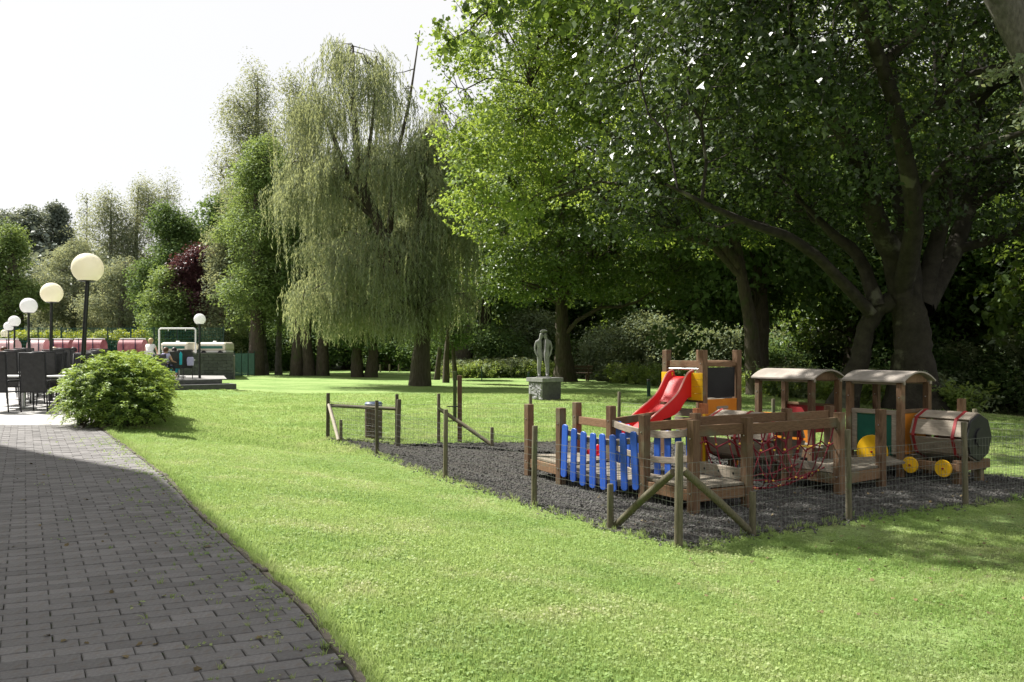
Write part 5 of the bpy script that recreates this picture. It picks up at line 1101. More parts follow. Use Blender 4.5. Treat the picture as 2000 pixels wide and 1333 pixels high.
# --- slide tower
Ta, Tb = Vector((2.40, 13.1)), Vector((2.85, 12.5)); Tb = Ta + U.xy * .75; Tc, Td = Tb + VV.xy * .74, Ta + VV.xy * .74
tw = thing('slide_tower', 'wooden tower with red slide, yellow side panels and a black screen', 'slide tower', (Tb.x, Tb.y, PZ))
for p in (Ta, Tb, Tc, Td): spost(tw, p, 1.75)
planks(tw, Ta, Tb, Tc, Td, .58, 6)
rail(tw, Ta, Tb, 1.12, h=.1, w=.05, name='crossbeam'); rail(tw, Td, Tc, 1.12, h=.1, w=.05, name='crossbeam'); rail(tw, Tb, Tc, 1.12, h=.06, w=.05, name='crossbeam'); rail(tw, Ta, Td, 1.1, h=.08, w=.05, name='crossbeam')
g = G(); g.tube([P3(Ta + U.xy * .05, 1.045) - VV * .02, P3(Tb - U.xy * .05, 1.045) - VV * .02], .016, 10); part('grab_bar', g, M['silver'], tw, True)
def panel(parent, a, b, z0, z1, mat, th=.02, off=0.0, name='panel', bevel=.003):
    d = (b - a).normalized(); n_ = Vector((-d.y, d.x)); g = G(); q = [a + n_ * (off - th / 2), b + n_ * (off - th / 2), b + n_ * (off + th / 2), a + n_ * (off + th / 2)]; g.box8([P3(p, z0) for p in q] + [P3(p, z1) for p in q]); return part(name, g, mat, parent, bevel=bevel)
o_ = -VV.xy * .06
for k in range(4): panel(tw, Tb - U.xy * .24 + o_, Tb + U.xy * .045 + o_, .585 + k * .102, .585 + (k + 1) * .102 - .003, M['yellow'], name='yellow_board')
for k in range(2): panel(tw, Ta - U.xy * .045 + o_, Ta + U.xy * .19 + o_, .79 + k * .102, .79 + (k + 1) * .102 - .003, M['yellow'], name='yellow_board')
panel(tw, Tb + VV.xy * .06, Tc - VV.xy * .06, .62, 1.07, M['black'], name='black_screen'); panel(tw, Td + U.xy * .06, Tc - U.xy * .06, .55, 1.0, M['black'], name='black_screen')
panel(tw, Tb + VV.xy * .05 + U.xy * .03, Tc - VV.xy * .05 + U.xy * .03, .30, .60, M['orange'], name='orange_board')
g = G(); c0 = P3(Tb.lerp(Tc, .5) + U.xy * .045, .47); g.prism([(-.13, 0), (-.11, .022), (.11, .022), (.13, 0), (.11, -.022), (-.11, -.022)], c0, VV, (0, 0, 1), Vector((U.x, U.y, 0)) * .006); part('slot', g, M['palewood'], tw)
panel(tw, Tb + VV.xy * .03, Tb + VV.xy * .22, .05, .58, M['wood'], name='side_board')
for k in range(2): panel(tw, Ta + U.xy * .2 + o_ * .4, Tb - U.xy * .02 + o_ * .4, .20 + k * .13, .32 + k * .13, M['palewood'], name='pale_board')
rail(tw, Ta, Tb, .15, h=.07, w=.04, name='joist'); rail(tw, Tb, Tc, .12, h=.07, w=.04, name='joist')
# slide
bed = [(0, .93), (.10, .92), (.17, .85), (.25, .70), (.34, .58), (.48, .47), (.85, .25), (1.2, .03), (1.4, -.09), (1.55, -.15), (1.7, -.18)]
rim = [(0, 1.02), (.10, 1.01), (.17, .95), (.25, .80), (.34, .68), (.48, .58), (.85, .36), (1.2, .14), (1.4, .02), (1.55, -.06), (1.7, -.10)]
def interp(pr, t): return float(np.interp(t, [p[0] for p in pr], [p[1] for p in pr]))
sc = Ta.lerp(Tb, .49); hw = .20; ts = [k * 1.7 / 44 for k in range(45)]
g = G()
def sm(pr, t): return sum(interp(pr, min(1.7, max(0, t + d))) for d in (-.05, -.025, 0, .025, .05)) / 5
vs = []; fs = []
for t in ts:
    c = sc - VV.xy * (t + .01); zb, zr = sm(bed, t), sm(rim, t); prof = [(-hw - .02, zb - .05), (-hw - .02, zr), (-hw, zr), (-hw + .015, zb + .02), (-hw + .06, zb), (hw - .06, zb), (hw - .015, zb + .02), (hw, zr), (hw + .02, zr), (hw + .02, zb - .06 - max(0, .62 - t) * .42)]
    prof[0] = (-hw - .02, zb - .06 - max(0, .62 - t) * .42); vs += [P3(c + U.xy * a, z) for a, z in prof]
K = 10
for i in range(44):
    for k in range(K): fs.append((i * K + k, i * K + (k + 1) % K, (i + 1) * K + (k + 1) % K, (i + 1) * K + k))
fs += [tuple(range(K)), tuple(44 * K + k for k in range(K))][::-1]
g.add(vs, fs); sld = part('slide', g, M['red'], tw, True)
for s in (-1, 1):
    g = G(); g.tube([P3(sc - VV.xy * (t + .01) + U.xy * s * (hw + .01), sm(rim, t) + .004) for t in ts], .013, 8); part('rim', g, M['pinkedge'] if True else M['red'], sld, True)
for p in (B3,): spost(tw, p, .98)
spost(tw, Vector((2.80, 12.35)), .97, mat=M['orangewood'])

# --- octagonal crawl tunnel
def octa(parent, C0, C1, z, Rr, mats, bands, board='board', nb_=8, skip=(), bandmat=None, inner=None):
    d = Vector((C1.x - C0.x, C1.y - C0.y, 0)); L = d.length; d.normalize(); s_ = Vector((-d.y, d.x, 0)); up = Vector((0, 0, 1)); A0 = P3(C0, z)
    for k in range(nb_):
        if k in skip: continue
        a0, a1 = 2 * math.pi * (k + .5) / nb_ - math.pi / nb_ * .87, 2 * math.pi * (k + .5) / nb_ + math.pi / nb_ * .87; g = G(); Q = []
        for t in (0, L):
            for a, r in ((a0, Rr - .028), (a1, Rr - .028), (a1, Rr), (a0, Rr)): Q.append(A0 + d * t + (s_ * math.cos(a) + up * math.sin(a)) * r)
        g.box8(Q); part(board, g, mats, parent, bevel=.004)
    for t in bands:
        g = G(); vs = []
        for tt in (t - .02, t + .02):
            for r in (Rr - .035, Rr + .012): vs += [A0 + d * tt + (s_ * math.cos(2 * math.pi * k / nb_) + up * math.sin(2 * math.pi * k / nb_)) * r for k in range(nb_)]
        fs = []
        for k in range(nb_):
            k2 = (k + 1) % nb_; fs += [(k, k2, 8 + k2, 8 + k), (16 + k2, 16 + k, 24 + k, 24 + k2), (8 + k, 8 + k2, 24 + k2, 24 + k), (k2, k, 16 + k, 16 + k2)]
        g.add(vs, fs); part('band', g, bandmat or M['redband'], parent)
tn = thing('crawl_tunnel', 'pale plank crawl tunnel with red bands between slide tower and net bridge', 'tunnel', (3.25, 11.6, PZ))
T1, T2 = Vector((2.98, 12.15)), Vector((3.66, 11.16))
octa(tn, T1, T2, .13, .35, M['palewood'], (.06, .58, 1.14))
g = G(); T0 = T1 - (T2 - T1).normalized() * .02; ol = [(-.40, -.45), (.40, -.45), (.40, .36), (-.40, .36)]
for sgn, w0, w1 in ((1, -.42, -.27), (1, .27, .42)): panel(tn, T0 + VV.xy * w0, T0 + VV.xy * w1, -.36, .42, M['yellow'] if w0 < 0 else M['orange'], name='end_board')
panel(tn, T0 - VV.xy * .269, T0 + VV.xy * .269, .30, .42, M['orange'], name='end_board')
for p in (T1 - VV.xy * .44,): spost(tn, p, .93, mat=M['orangewood'])
for c in (T1.lerp(T2, .2), T1.lerp(T2, .85)): spost(tn, c, .34, .09, bolt=False, name='support')

# --- carriage and locomotive
def cab(root, E2, L, D, zE=.91, floor=True, front_panel=None):
    """E2: near right corner of the roof edge"""
    E1 = E2 - U.xy * L; n_ = 14; dp = VV.xy * D
    g = G(); vs = []; rise = .13
    for q in range(n_ + 1):
        t = q / n_; z = zE + rise * (1 - (2 * t - 1) ** 2) ; p = [E1 + dp * t, E2 + dp * t]
        vs += [P3(p[0], z), P3(p[1], z), P3(p[1], z - .022), P3(p[0], z - .022)]
    fs = [(0, 1, 2, 3), tuple(4 * n_ + k for k in range(4))[::-1]] + [(4 * q + k, 4 * q + (k + 1) % 4, 4 * q + 4 + (k + 1) % 4, 4 * q + 4 + k) for q in range(n_) for k in range(4)]
    g.add(vs, fs); part('roof', g, M['roofwood'], root, True)
    i1, i2 = E1 + U.xy * .09 + VV.xy * .07, E2 - U.xy * .09 + VV.xy * .07; j1, j2 = i1 + VV.xy * (D - .14), i2 + VV.xy * (D - .14)
    for p in (i1, i2, j1, j2): spost(root, p, zE - PZ - .03, .085)
    for a, b in ((i1, i2), (j1, j2)): rail(root, a - U.xy * .06, b + U.xy * .06, zE - .035, h=.05, w=.05, name='eaves_beam', mat=M['palewood'])
    # arched gable boards, dark wood standing in for shade under the roof
    for a, b in ((i1, j1), (i2, j2)):
        g = G(); pts = [(-.02, 0)] + [(t * (D - .1) / 10, .0 + rise * (1 - (2 * (t / 10) - 1) ** 2) - .01) for t in range(11)] + [(D - .1, 0)]; g.prism(pts, P3(a - VV.xy * .02, zE - .025), VV, (0, 0, 1), Vector((U.x, U.y, 0)) * .03); part('gable', g, M['wood'], root)
    planks(root, i1, i2, j2, j1, DZ, 5)
    for a, b in ((i1, i2), (j1, j2), (i1, j1), (i2, j2)): rail(root, a, b, DZ - .09, h=.11, w=.04, name='joist')
    return i1, i2, j1, j2
lo = thing('toy_locomotive', 'wooden toy locomotive with curved roof, plank boiler and yellow wheels', 'toy train', (5.29, 11.4, PZ))
E2 = Vector((5.29, 11.4)); i1, i2, j1, j2 = cab(lo, E2, .956, .79)
# near side: pale frame with a green panel
panel(lo, i1 + U.xy * .045, i2 - U.xy * .045, .44, .50, M['palewood'], .06, name='sill_board'); panel(lo, i1 + U.xy * .05, i1 + U.xy * .12, -.1, .44, M['palewood'], .05, name='frame_board'); panel(lo, i2 - U.xy * .12, i2 - U.xy * .05, -.1, .44, M['palewood'], .05, name='frame_board')
panel(lo, i1 + U.xy * .121, i2 - U.xy * .121, -.12, .435, M['green'], .02, name='green_panel'); panel(lo, j1 + U.xy * .05, j2 - U.xy * .05, .0, .42, M['redband'], .02, name='red_panel'); panel(lo, i2 + VV.xy * .05, j2 - VV.xy * .05, -.1, .46, M['orange'], .02, name='front_board')
rail(lo, i2 + VV.xy * .05, j2 - VV.xy * .05, .49, h=.05, w=.05, name='window_sill', mat=M['woodh'])
wl_ = E2 + VV.xy * .015
def wheel(root, a, z, r, name='wheel', n_=32):
    c = P3(E2 + U.xy * a - VV.xy * (.0), z); g = G(); ol = [(r * math.cos(2 * math.pi * k / n_), r * math.sin(2 * math.pi * k / n_)) for k in range(n_)]; g.prism(ol, c, (U.x, U.y, 0), (0, 0, 1), VV * .03); w_ = part(name, g, M['yellow'], root, bevel=.004)
    g = G(); g.tube([c - VV * .015, c - VV * .035], [.014, .011], 8); part('hub_bolt', g, M['redband'], w_, True)
wheel(lo, -.47, -.09, .235, 'drive_wheel'); wheel(lo, .09, -.21, .108); wheel(lo, .54, -.206, .112)
bc = E2 + VV.xy * .42
octa(lo, bc + U.xy * .02, bc + U.xy * .76, .19, .325, M['palewood'], (.05, .585), bandmat=M['redband'])
g = G(); d3 = Vector((U.x, U.y, 0)); g.prism([(.31 * math.cos(math.pi / 4 * k), .31 * math.sin(math.pi / 4 * k)) for k in range(8)], P3(bc + U.xy * .775, .19), VV, (0, 0, 1), d3 * .03); part('smokebox_door', g, M['black'], lo, bevel=.006)
g = G(); g.prism([(.12 * math.cos(math.pi / 8 * k), .12 * math.sin(math.pi / 8 * k)) for k in range(16)], P3(bc + U.xy * .80, .19), VV, (0, 0, 1), d3 * .02); part('door_disc', g, M['black'], lo, bevel=.003)
spost(lo, bc + U.xy * .50 + VV.xy * .1, .22, .085, z0=.46, bolt=False, name='chimney')
rail(lo, E2 + U.xy * .0 + VV.xy * .08, E2 + U.xy * .72 + VV.xy * .08, -.2, h=.12, w=.05, name='chassis_beam', mat=M['woodh']); rail(lo, E2 + U.xy * .0 + VV.xy * .7, E2 + U.xy * .72 + VV.xy * .7, -.2, h=.12, w=.05, name='chassis_beam', mat=M['woodh'])
rail(lo, E2 + U.xy * .72 + VV.xy * .02, E2 + U.xy * .72 + VV.xy * .78, -.17, h=.12, w=.05, name='buffer_beam', mat=M['woodh'])
for a, v in ((.66, .12), (.66, .66), (.1, .66)): spost(lo, E2 + U.xy * a + VV.xy * v, .32, .09, bolt=False, name='support')
planks(lo, A7 + U.xy * .0, A7 + VV.xy * .55, i1 + U.xy * .6, B7, DZ, 5)
ca = thing('toy_carriage', 'open toy carriage with curved pale roof behind the rope net bridge', 'toy train', (4.43, 12.4, PZ))
k1, k2, l1, l2 = cab(ca, Vector((4.43, 12.4)), 1.16, .78)
panel(ca, l1 + U.xy * .05, l2 - U.xy * .05, .16, .46, M['redband'], .02, name='red_panel'); rail(ca, l1, l2, .48, h=.04, w=.05, name='sill_board'); panel(ca, k2 + VV.xy * .05, l2 - VV.xy * .05, .10, .42, M['redband'], .02, name='red_panel'); panel(ca, k1 + U.xy * .05, k2 - U.xy * .05, -.05, .36, M['orange'], .02, name='orange_board')

# ------------------------------------------------------------------ globe lamps
def lamp(px, pyc, Y, label, mat, base_z=0.0, r=.265, lean=0.0, zc=None):
    x = X(px, Y); zc = Zp(pyc, Y) if zc is None else zc; root = thing('globe_lamp', label, 'lamp post', (x - lean, Y, base_z), 'globe lamps along the terrace')
    g = G(); g.tube([(x - lean, Y, base_z - .02), (x - lean * .97, Y, base_z + .35)], .055, 16); g.tube([(x - lean * .97, Y, base_z + .35), (x, Y, zc - r * .86)], [.042, .036], 14); part('pole', g, M['blackmetal'], root, True)
    g = G(); g.lathe([(.05, zc - r * .95 - base_z), (.13, zc - r * .9 - base_z), (.145, zc - r * .83 - base_z), (.10, zc - r * .80 - base_z)], (x, Y, base_z), 24); part('collar', g, M['blackmetal'], root, True)
    g = G(); g.lathe([(r * math.cos(a), r * math.sin(a)) for a in np.linspace(-1.02, 1.555, 22)], (x, Y, zc), 40); part('globe', g, mat, root, True)
    return root
lamp(171, 524, 15.0, 'nearest and tallest globe lamp, its black pole rising through the bush', M['globecream'], lean=.13)
lamp(101, 573, 21.4, 'second nearest globe lamp, cream globe behind the nearest one', M['globecream'], tz(21.4), lean=.03)
lamp(56, 598, 28.1, 'third globe lamp in the row, with a pure white globe', M['globe'], .15)
lamp(28, 628, 40, 'fourth globe lamp in the row, overlapping the globe behind it', M['globe'], .15)
lamp(17, 638, 48, 'fifth globe lamp in the row, partly hidden by the fourth', M['globe'], .15)
lamp(9, 652, 58, 'sixth globe lamp in the row, small yellowish globe at left edge', M['globecream'], .15)
lamp(1, 661, 68, 'farthest globe lamp, cut by the left edge', M['globecream'], .15)
lamp(390, 624, 35.2, 'globe lamp standing alone by the garden steps and grey wall', M['globe'], .12, r=.235)

# ------------------------------------------------------------------ stone statue
PS = (X(1064, 29.3), 29.3); pz = hz(*PS); ua = Vector((math.cos(R(54 - 90)), math.sin(R(54 - 90)), 0))
fa = Vector((.81, .59, 0)).normalized(); fb = Vector((-fa.y, fa.x, 0))
pd = thing('statue_plinth', 'square grey stone plinth under the statue, rough left face coloured as sunlit', 'plinth', (*PS, pz))
g = G(); g.box((PS[0], PS[1], pz + .30), (.80, .80, .66), (fa.x, fa.y)); part('block', g, M['shadestone'], pd, bevel=.015)
# rough left face, its paler stone standing for the sun on it
gg = G(); c = Vector((PS[0], PS[1], 0)) - fa * .402; rq = random.Random(2); nn_ = 12; vs = []
for j in range(nn_ + 1):
    for i in range(nn_ + 1):
        e_ = 0 if i in (0, nn_) or j in (0, nn_) else rq.uniform(.0, .05); p = c + fb * (-.38 + .76 * i / nn_) - fa * (e_ + .002); vs.append((p.x, p.y, pz + .0 + .60 * j / nn_))
gg.add(vs, [(j * (nn_ + 1) + i, j * (nn_ + 1) + i + 1, (j + 1) * (nn_ + 1) + i + 1, (j + 1) * (nn_ + 1) + i) for j in range(nn_) for i in range(nn_)]); part('rough_lit_face', gg, M['roughlitstone'], pd)
g = G(); g.box((PS[0], PS[1], pz + .70), (.92, .92, .14), (fa.x, fa.y)); part('cap', g, M['stone'], pd, bevel=.012)
def skinned(name, mat, parent, verts, edges, radii, rootv=0, sub=2, loc=None, smooth=True):
    me = bpy.data.meshes.new(name); me.from_pydata([tuple(v) for v in verts], edges, []); o_ = link(name, me, parent, loc); md = o_.modifiers.new('skin', 'SKIN'); md.use_smooth_shade = smooth
    sv = me.skin_vertices[0].data
    for i, r in enumerate(radii): sv[i].radius = (r, r) if not hasattr(r, '__len__') else r
    sv[rootv].use_root = True; sb = o_.modifiers.new('subdivision', 'SUBSURF'); sb.levels = sub; sb.render_levels = sub; me.materials.append(mat); return o_
sz = pz + .77
stt = thing('statue', 'abstract grey stone statue of two slender figures joined back to back', 'statue', (PS[0] - .05, PS[1], sz))
def figure(x0, s, name, hd):
    """slender standing figure: one column of legs, swelling torso, rounded head, arms held off the body"""
    v = [(x0, 0, .80), (x0 - s * .01, 0, 1.0), (x0 - s * .02, 0, 1.2), (x0 + s * .01, 0, 1.33), (x0 + s * .055, 0, 1.46), (x0 + s * .06, 0, 1.56),
         (x0 - s * .005, 0, .58), (x0 - s * .03, 0, .34), (x0 - s * .02, 0, .12), (x0 - s * .02, -.07, .04),
         (x0 - s * .13, 0, 1.24), (x0 - s * .175, -.01, 1.02), (x0 - s * .13, -.05, .82), (x0 - s * .07, -.08, .72)]
    e = [(0, 1), (1, 2), (2, 3), (3, 4), (4, 5), (0, 6), (6, 7), (7, 8), (8, 9), (2, 10), (10, 11), (11, 12), (12, 13)]
    r = [(.088, .11), (.07, .09), (.088, .1), .045, .078, .055, (.078, .09), (.052, .07), (.045, .06), .045, .045, .034, .032, .028]
    o_ = skinned(name, M['stone'], stt, v, e, r); return o_
fg1 = figure(-.12, 1, 'figure', 0); fg1['label'] = 'left figure with rounded head'
fg2 = figure(.12, -1, 'figure', 0); fg2['label'] = 'right figure seen turned away'; fg2.location = (0, .05, 0)
g = G(); c0 = Vector(stt.location); g.box((c0.x + .01, c0.y, sz - .005 + .0), (.52, .42, .05), (1, 0)); part('foot_slab', g, M['stone'], stt, bevel=.01)
g = G(); g.prism([(-.10, .0), (-.09, .05), (-.03, .085), (.06, .085), (.15, .06), (.15, .03), (.03, .02), (.0, -.02)], (c0.x - .01, c0.y, sz + 1.575), (1, 0, 0), (0, 0, 1), Vector((0, .17, 0))); part('crest', g, M['stone'], stt, bevel=.02)
g = G(); g.prism([(-.012, 0), (.012, 0), (.012, .5), (-.012, .5)], (c0.x + .0, c0.y - .06, sz + .8), (1, 0, 0), (0, 0, 1), Vector((0, .05, 0))); part('groove_shade', g, M['shadestone'], stt)  # dark strip drawn in for the shade of the groove between figures

# ------------------------------------------------------------------ bench, bollards, small posts
def bench(px, py, Y, a, label):
    x = X(px, Y); z = hz(x, Y); t = thing('park_bench', label, 'bench', (x, Y, z)); d = Vector((math.cos(a), math.sin(a), 0)); n_ = Vector((-d.y, d.x, 0)); c = Vector((x, Y, z))
    for k in range(3): g = G(); g.beam(c - d * .75 - n_ * (.05 + .15 * k) + Vector((0, 0, .44)), c + d * .75 - n_ * (.05 + .15 * k) + Vector((0, 0, .44)), .12, .04); part('seat_slat', g, M['bin'], t)
    for k in range(2): g = G(); g.beam(c - d * .75 + n_ * (.06 + .03 * k) + Vector((0, 0, .62 + .18 * k)), c + d * .75 + n_ * (.06 + .03 * k) + Vector((0, 0, .62 + .18 * k)), .035, .13); part('back_slat', g, M['bin'], t)
    for s in (-.5, .5):
        g = G(); g.beam(c + d * s - n_ * .32 + Vector((0, 0, 0)), c + d * s - n_ * .32 + Vector((0, 0, .42)), .1, .1, (1, 0, 0)); g.beam(c + d * s + n_ * .04, c + d * s + n_ * .12 + Vector((0, 0, .88)), .08, .08, (1, 0, 0)); g.beam(c + d * s - n_ * .36 + Vector((0, 0, .4)), c + d * s + n_ * .06 + Vector((0, 0, .4)), .08, .06); part('leg', g, M['bin'], t)
    return t
bench(1132, 745, 47.5, .2 + math.pi, 'dark wooden park bench right of the plane tree trunk')
def bollard(px, top, base, Y, label, r=.07):
    x = X(px, Y); z = hz(x, Y); h = Zp(top, Y) - z; t = thing('bollard', label, 'bollard', (x, Y, z)); g = G(); g.lathe([(r, -.05), (r, h * .86)], (x, Y, z), 16); part('shaft', g, M['steelgreen'], t, True); g = G(); g.lathe([(r * .85, h * .86), (r * .85, h * .9), (r * 1.05, h * .9), (r * 1.05, h * .97), (r * .7, h)], (x, Y, z), 16); part('cap', g, M['blackmetal'], t, True)
bollard(1267, 741, 775, 31.5, 'dark green bollard on the lawn left of the red slide'); bollard(1033, 727, 740, 48, 'small dark bollard behind the statue plinth, at its left'); bollard(941, 716, 742, 47, 'thin dark post on the lawn between willow and statue', .03)
for px, top, Y, lb in ((743, 722, 66, 'leftmost of three small pale stakes beyond the willow'), (761, 720, 67, 'middle of three small pale stakes beyond the willow'), (779, 721, 66.5, 'rightmost of three small pale stakes beyond the willow')):
    x = X(px, Y); z = hz(x, Y); t = thing('garden_stake', lb, 'stake', (x, Y, z), 'small stakes on the far lawn'); g = G(); g.tube([(x, Y, z - .05), (x, Y, z + .55), (x, Y, z + .6)], [.06, .06, .04], 8); part('stake_post', g, M['post'], t, True)
for px, Y, top, base, lb in ((853, 50, 560, 0, 'slim dark trunk just right of the willow trunk'), (871, 45, 520, 0, 'thin dark sapling trunk near the tall gate posts'), (1205, 55, 640, 0, 'slender pale trunk of a young tree left of the slide'), (890, 49, 600, 0, 'dark crooked trunk behind the tall gate posts')):
    x = X(px, Y); simple('young_tree', lb, 'tree', px, Y, top, 46 if px != 1205 else 60, M['lf_dark'] if px != 1205 else M['lf_shrub'], M['bark'] if px != 1205 else M['palebark'], int(px), 60, 40, .2, .55, .45, .11 if px != 1205 else .06, spread=.45)

# ------------------------------------------------------------------ wall, mesh screens, goal frame, parked white bodies, red covers
W0, W1 = Vector((X(326, 48.5), 48.5)), Vector((X(456, 49.5), 49.5)); zt_ = Zp(690, 49); wl2 = thing('block_wall', 'low dark grey block wall behind the solitary lamp', 'wall', (W1.x, W1.y, hz(W1.x, W1.y)))
zb_ = hz(W1.x, W1.y) - .05; L = (W1 - W0).length; d = (W1 - W0).normalized(); rows = 8; rh = (zt_ - .06 - zb_) / rows; n_ = Vector((-d.y, d.x))
for j in range(rows):
    k = 0; pos_ = -(.25 if j % 2 else 0)
    while pos_ < L:
        a_, b_2 = max(0, pos_) + .006, min(L, pos_ + .5) - .006; pos_ += .5
        if b_2 - a_ < .05: continue
        p, q = W0 + d * a_, W0 + d * b_2; g = G(); o2 = rp.uniform(0, .012); quad = [p - n_ * o2, q - n_ * o2, q + n_ * .25, p + n_ * .25]; g.box8([P3(v, zb_ + j * rh + .006) for v in quad] + [P3(v, zb_ + (j + 1) * rh - .006) for v in quad]); part('block', g, M['wallblock'], wl2)
quad = [W0 - n_ * .03, W1 - n_ * .03 + d * .03, W1 + n_ * .3 + d * .03, W0 + n_ * .3]; g = G(); g.box8([P3(v, zt_ - .06) for v in quad] + [P3(v, zt_) for v in quad]); part('coping', g, M['stepstone'], wl2, bevel=.01)
# raised yard behind the wall
g = G(); q = [(W1.x, W1.y + .3), (X(450, 59), 59), (-42, 59), (-42, 50.5), (W0.x, W0.y + .3)]; g.add([(x, y, 1.02) for x, y in q] + [(x, y, -.6) for x, y in q], [tuple(range(5))] + [(k, (k + 1) % 5, 5 + (k + 1) % 5, 5 + k) for k in range(5)]); tag(solo('raised_yard', g, M['slabbase']), kind='structure', label='raised paved yard behind the wall')
def screen(name, label, a, b, z0, z1, n_p, mat, grid=.22):
    t = thing(name, label, 'fence', (a.x, a.y, z0)); L = (b - a).length
    for k in range(n_p): p = a.lerp(b, k / (n_p - 1)); g = G(); g.box((p.x, p.y, (z0 + z1) / 2), (.07, .07, z1 - z0 + .1)); part('post', g, M['steelgreen'], t)
    g = G()
    for k in range(int((z1 - z0) / grid) + 1): g.beam(P3(a, z0 + k * grid), P3(b, z0 + k * grid), .014, .014)
    for k in range(int(L / .11)): p = a.lerp(b, k * .11 / L); g.tube([P3(p, z0), P3(p, z1)], .009, 3, False)
    part('mesh_panel', g, mat, t)
M['screen'] = surf('teal_mesh', (.02, .10, .08), (.03, .14, .11), 5, .6)
screen('mesh_fence', 'green mesh fence in front of the clipped hedge', Vector((-37, 57.5)), Vector((X(437, 57.5), 57.5)), 1.02, Zp(640, 57.5), 12, M['screen'])
g_ = thing('tennis_screen', 'blue green mesh panel at the right end of the grey wall', 'fence', (X(458, 56), 56, hz(X(458, 56), 56)))
a_, b_2 = Vector((X(458, 55), 55)), Vector((X(497, 57), 57)); z_ = hz(a_.x, a_.y)
for k in range(4): p = a_.lerp(b_2, k / 3); g = G(); g.box((p.x, p.y, z_ + .8), (.06, .06, 1.7)); part('post', g, M['steelgreen'], g_)
g = G()
for k in range(48): p = a_.lerp(b_2, k / 47); g.tube([P3(p, z_ + .05), P3(p, Zp(691, 56))], .014, 3, False)
for k in range(14): g.beam(P3(a_, z_ + .08 + k * .108), P3(b_2, z_ + .08 + k * .108), .02, .02)
part('mesh_panel', g, surf('pale_teal_mesh', (.10, .2, .18), (.14, .26, .24), 5, .6), g_)
# white goal frame
Yg = 51.2; x0, x1, zt2 = X(311, Yg), X(382, Yg), Zp(642, Yg); gf = thing('goal_frame', 'white tubular frame like a small goal above the seated guests', 'frame', (x0, Yg, 0))
g = G(); g.tube([(x0, Yg, 1.0), (x0, Yg, zt2 - .08), (x0 + .06, Yg, zt2 - .02), (x0 + .14, Yg, zt2)], .05, 10); part('upright', g, M['whitepaint'], gf, True)
g = G(); g.tube([(x1, Yg, 1.0), (x1, Yg, zt2 - .08), (x1 - .06, Yg, zt2 - .02), (x1 - .14, Yg, zt2)], .05, 10); part('upright', g, M['whitepaint'], gf, True)
g = G(); g.tube([(x0 + .13, Yg, zt2), (x1 - .13, Yg, zt2)], .05, 10); part('crossbar', g, M['whitepaint'], gf, True)
for t in (.25, .72): g = G(); g.tube([(x0 + (x1 - x0) * t, Yg, zt2 - .04), (x0 + (x1 - x0) * t, Yg, zt2 - .16)], [.03, .015], 8); part('hook', g, M['whitepaint'], gf, True)
def coach(px0, px1, top, Y, label):
    a, b, z1 = X(px0, Y), X(px1, Y), Zp(top, Y); z0 = 1.02; t = thing('camper_body', label, 'trailer', (a, Y, z0), 'cream vehicles beyond the grey wall'); g = G(); pr = []; h = z1 - z0; w = .9
    for k in range(9): an = math.pi / 2 * k / 8; pr.append((w - .28 + .28 * math.sin(an) - .0, h - .2 + .2 * math.cos(an)))
    pr = [(-x_, z_) for x_, z_ in pr[::-1]] + pr; ol = [(-w, h * .35)] + pr + [(w, h * .35)]; g.prism(ol, ((a + b) / 2, Y + w, z0), (0, 1, 0), (0, 0, 1), (b - a, 0, 0)); part('body', g, M['cream'], t, bevel=.12)
    g = G(); g.box(((a + b) / 2, Y - .012, z0 + h * .60), ((b - a) * .8, .03, h * .2), (1, 0)); part('window_band', g, M['screen'], t); g = G(); g.box(((a + b) / 2, Y + w, z0 + h * .28), ((b - a) * .96, 1.5, h * .16), (1, 0)); part('skirt', g, M['whitepaint'], t)
    for s in (.2, .8): g = G(); g.tube([(a + (b - a) * s, Y - .01, z0 + h * .16), (a + (b - a) * s, Y + .18, z0 + h * .16)], h * .17, 16); part('wheel', g, M['black'], t, True)
    g = G(); g.lathe([(.12, 0), (.12, .06), (.08, .09)], ((a + b) / 2 - .1, Y + w, z1), 12); part('roof_vent', g, M['whitepaint'], t, True)
coach(313, 366, 669, 52, 'cream round topped trailer seen through the white frame'); coach(386, 440, 669, 53, 'cream round topped trailer right of the solitary lamp pole')
def cover(px0, px1, Y, label, mat=M['barrier']):
    a, b = X(px0, Y), X(px1, Y); t = thing('rolled_cover', label, 'cover', (a, Y, 1.02), 'faded red covers in front of the hedge'); r = .48; g = G(); g.tube([(a, Y, 1.02 + r), (b, Y, 1.02 + r)], r, 20); part('cover', g, mat, t, True)
    g = G(); g.beam((a, Y, 1.02 + 2 * r + .03), (b, Y, 1.02 + 2 * r + .03), .35, .08); part('white_top', g, M['whitepaint'], t, bevel=.02)
    for k in range(max(2, int((b - a) / .9))): xx = a + (b - a) * (k + .5) / max(2, int((b - a) / .9)); g = G(); g.box((xx, Y - r - .03, 1.02 + r), (.04, .04, 2 * r + .1)); part('strap', g, M['clothnavy'], t)
cover(148, 203, 52, 'faded red rolled cover just right of the nearest lamp pole'); cover(236, 283, 52, 'faded red rolled cover left of the standing woman'); cover(60, 92, 53, 'pale pink rolled cover between the second and third lamp', surf('pale_pink_cover', (.6, .35, .36), (.72, .5, .5), 3, .6)); cover(-12, 34, 54, 'pale pink rolled cover at the left edge behind the lamps', bpy.data.materials['pale_pink_cover']); cover(104, 140, 53, 'faded red rolled cover between the two nearest lamp poles')

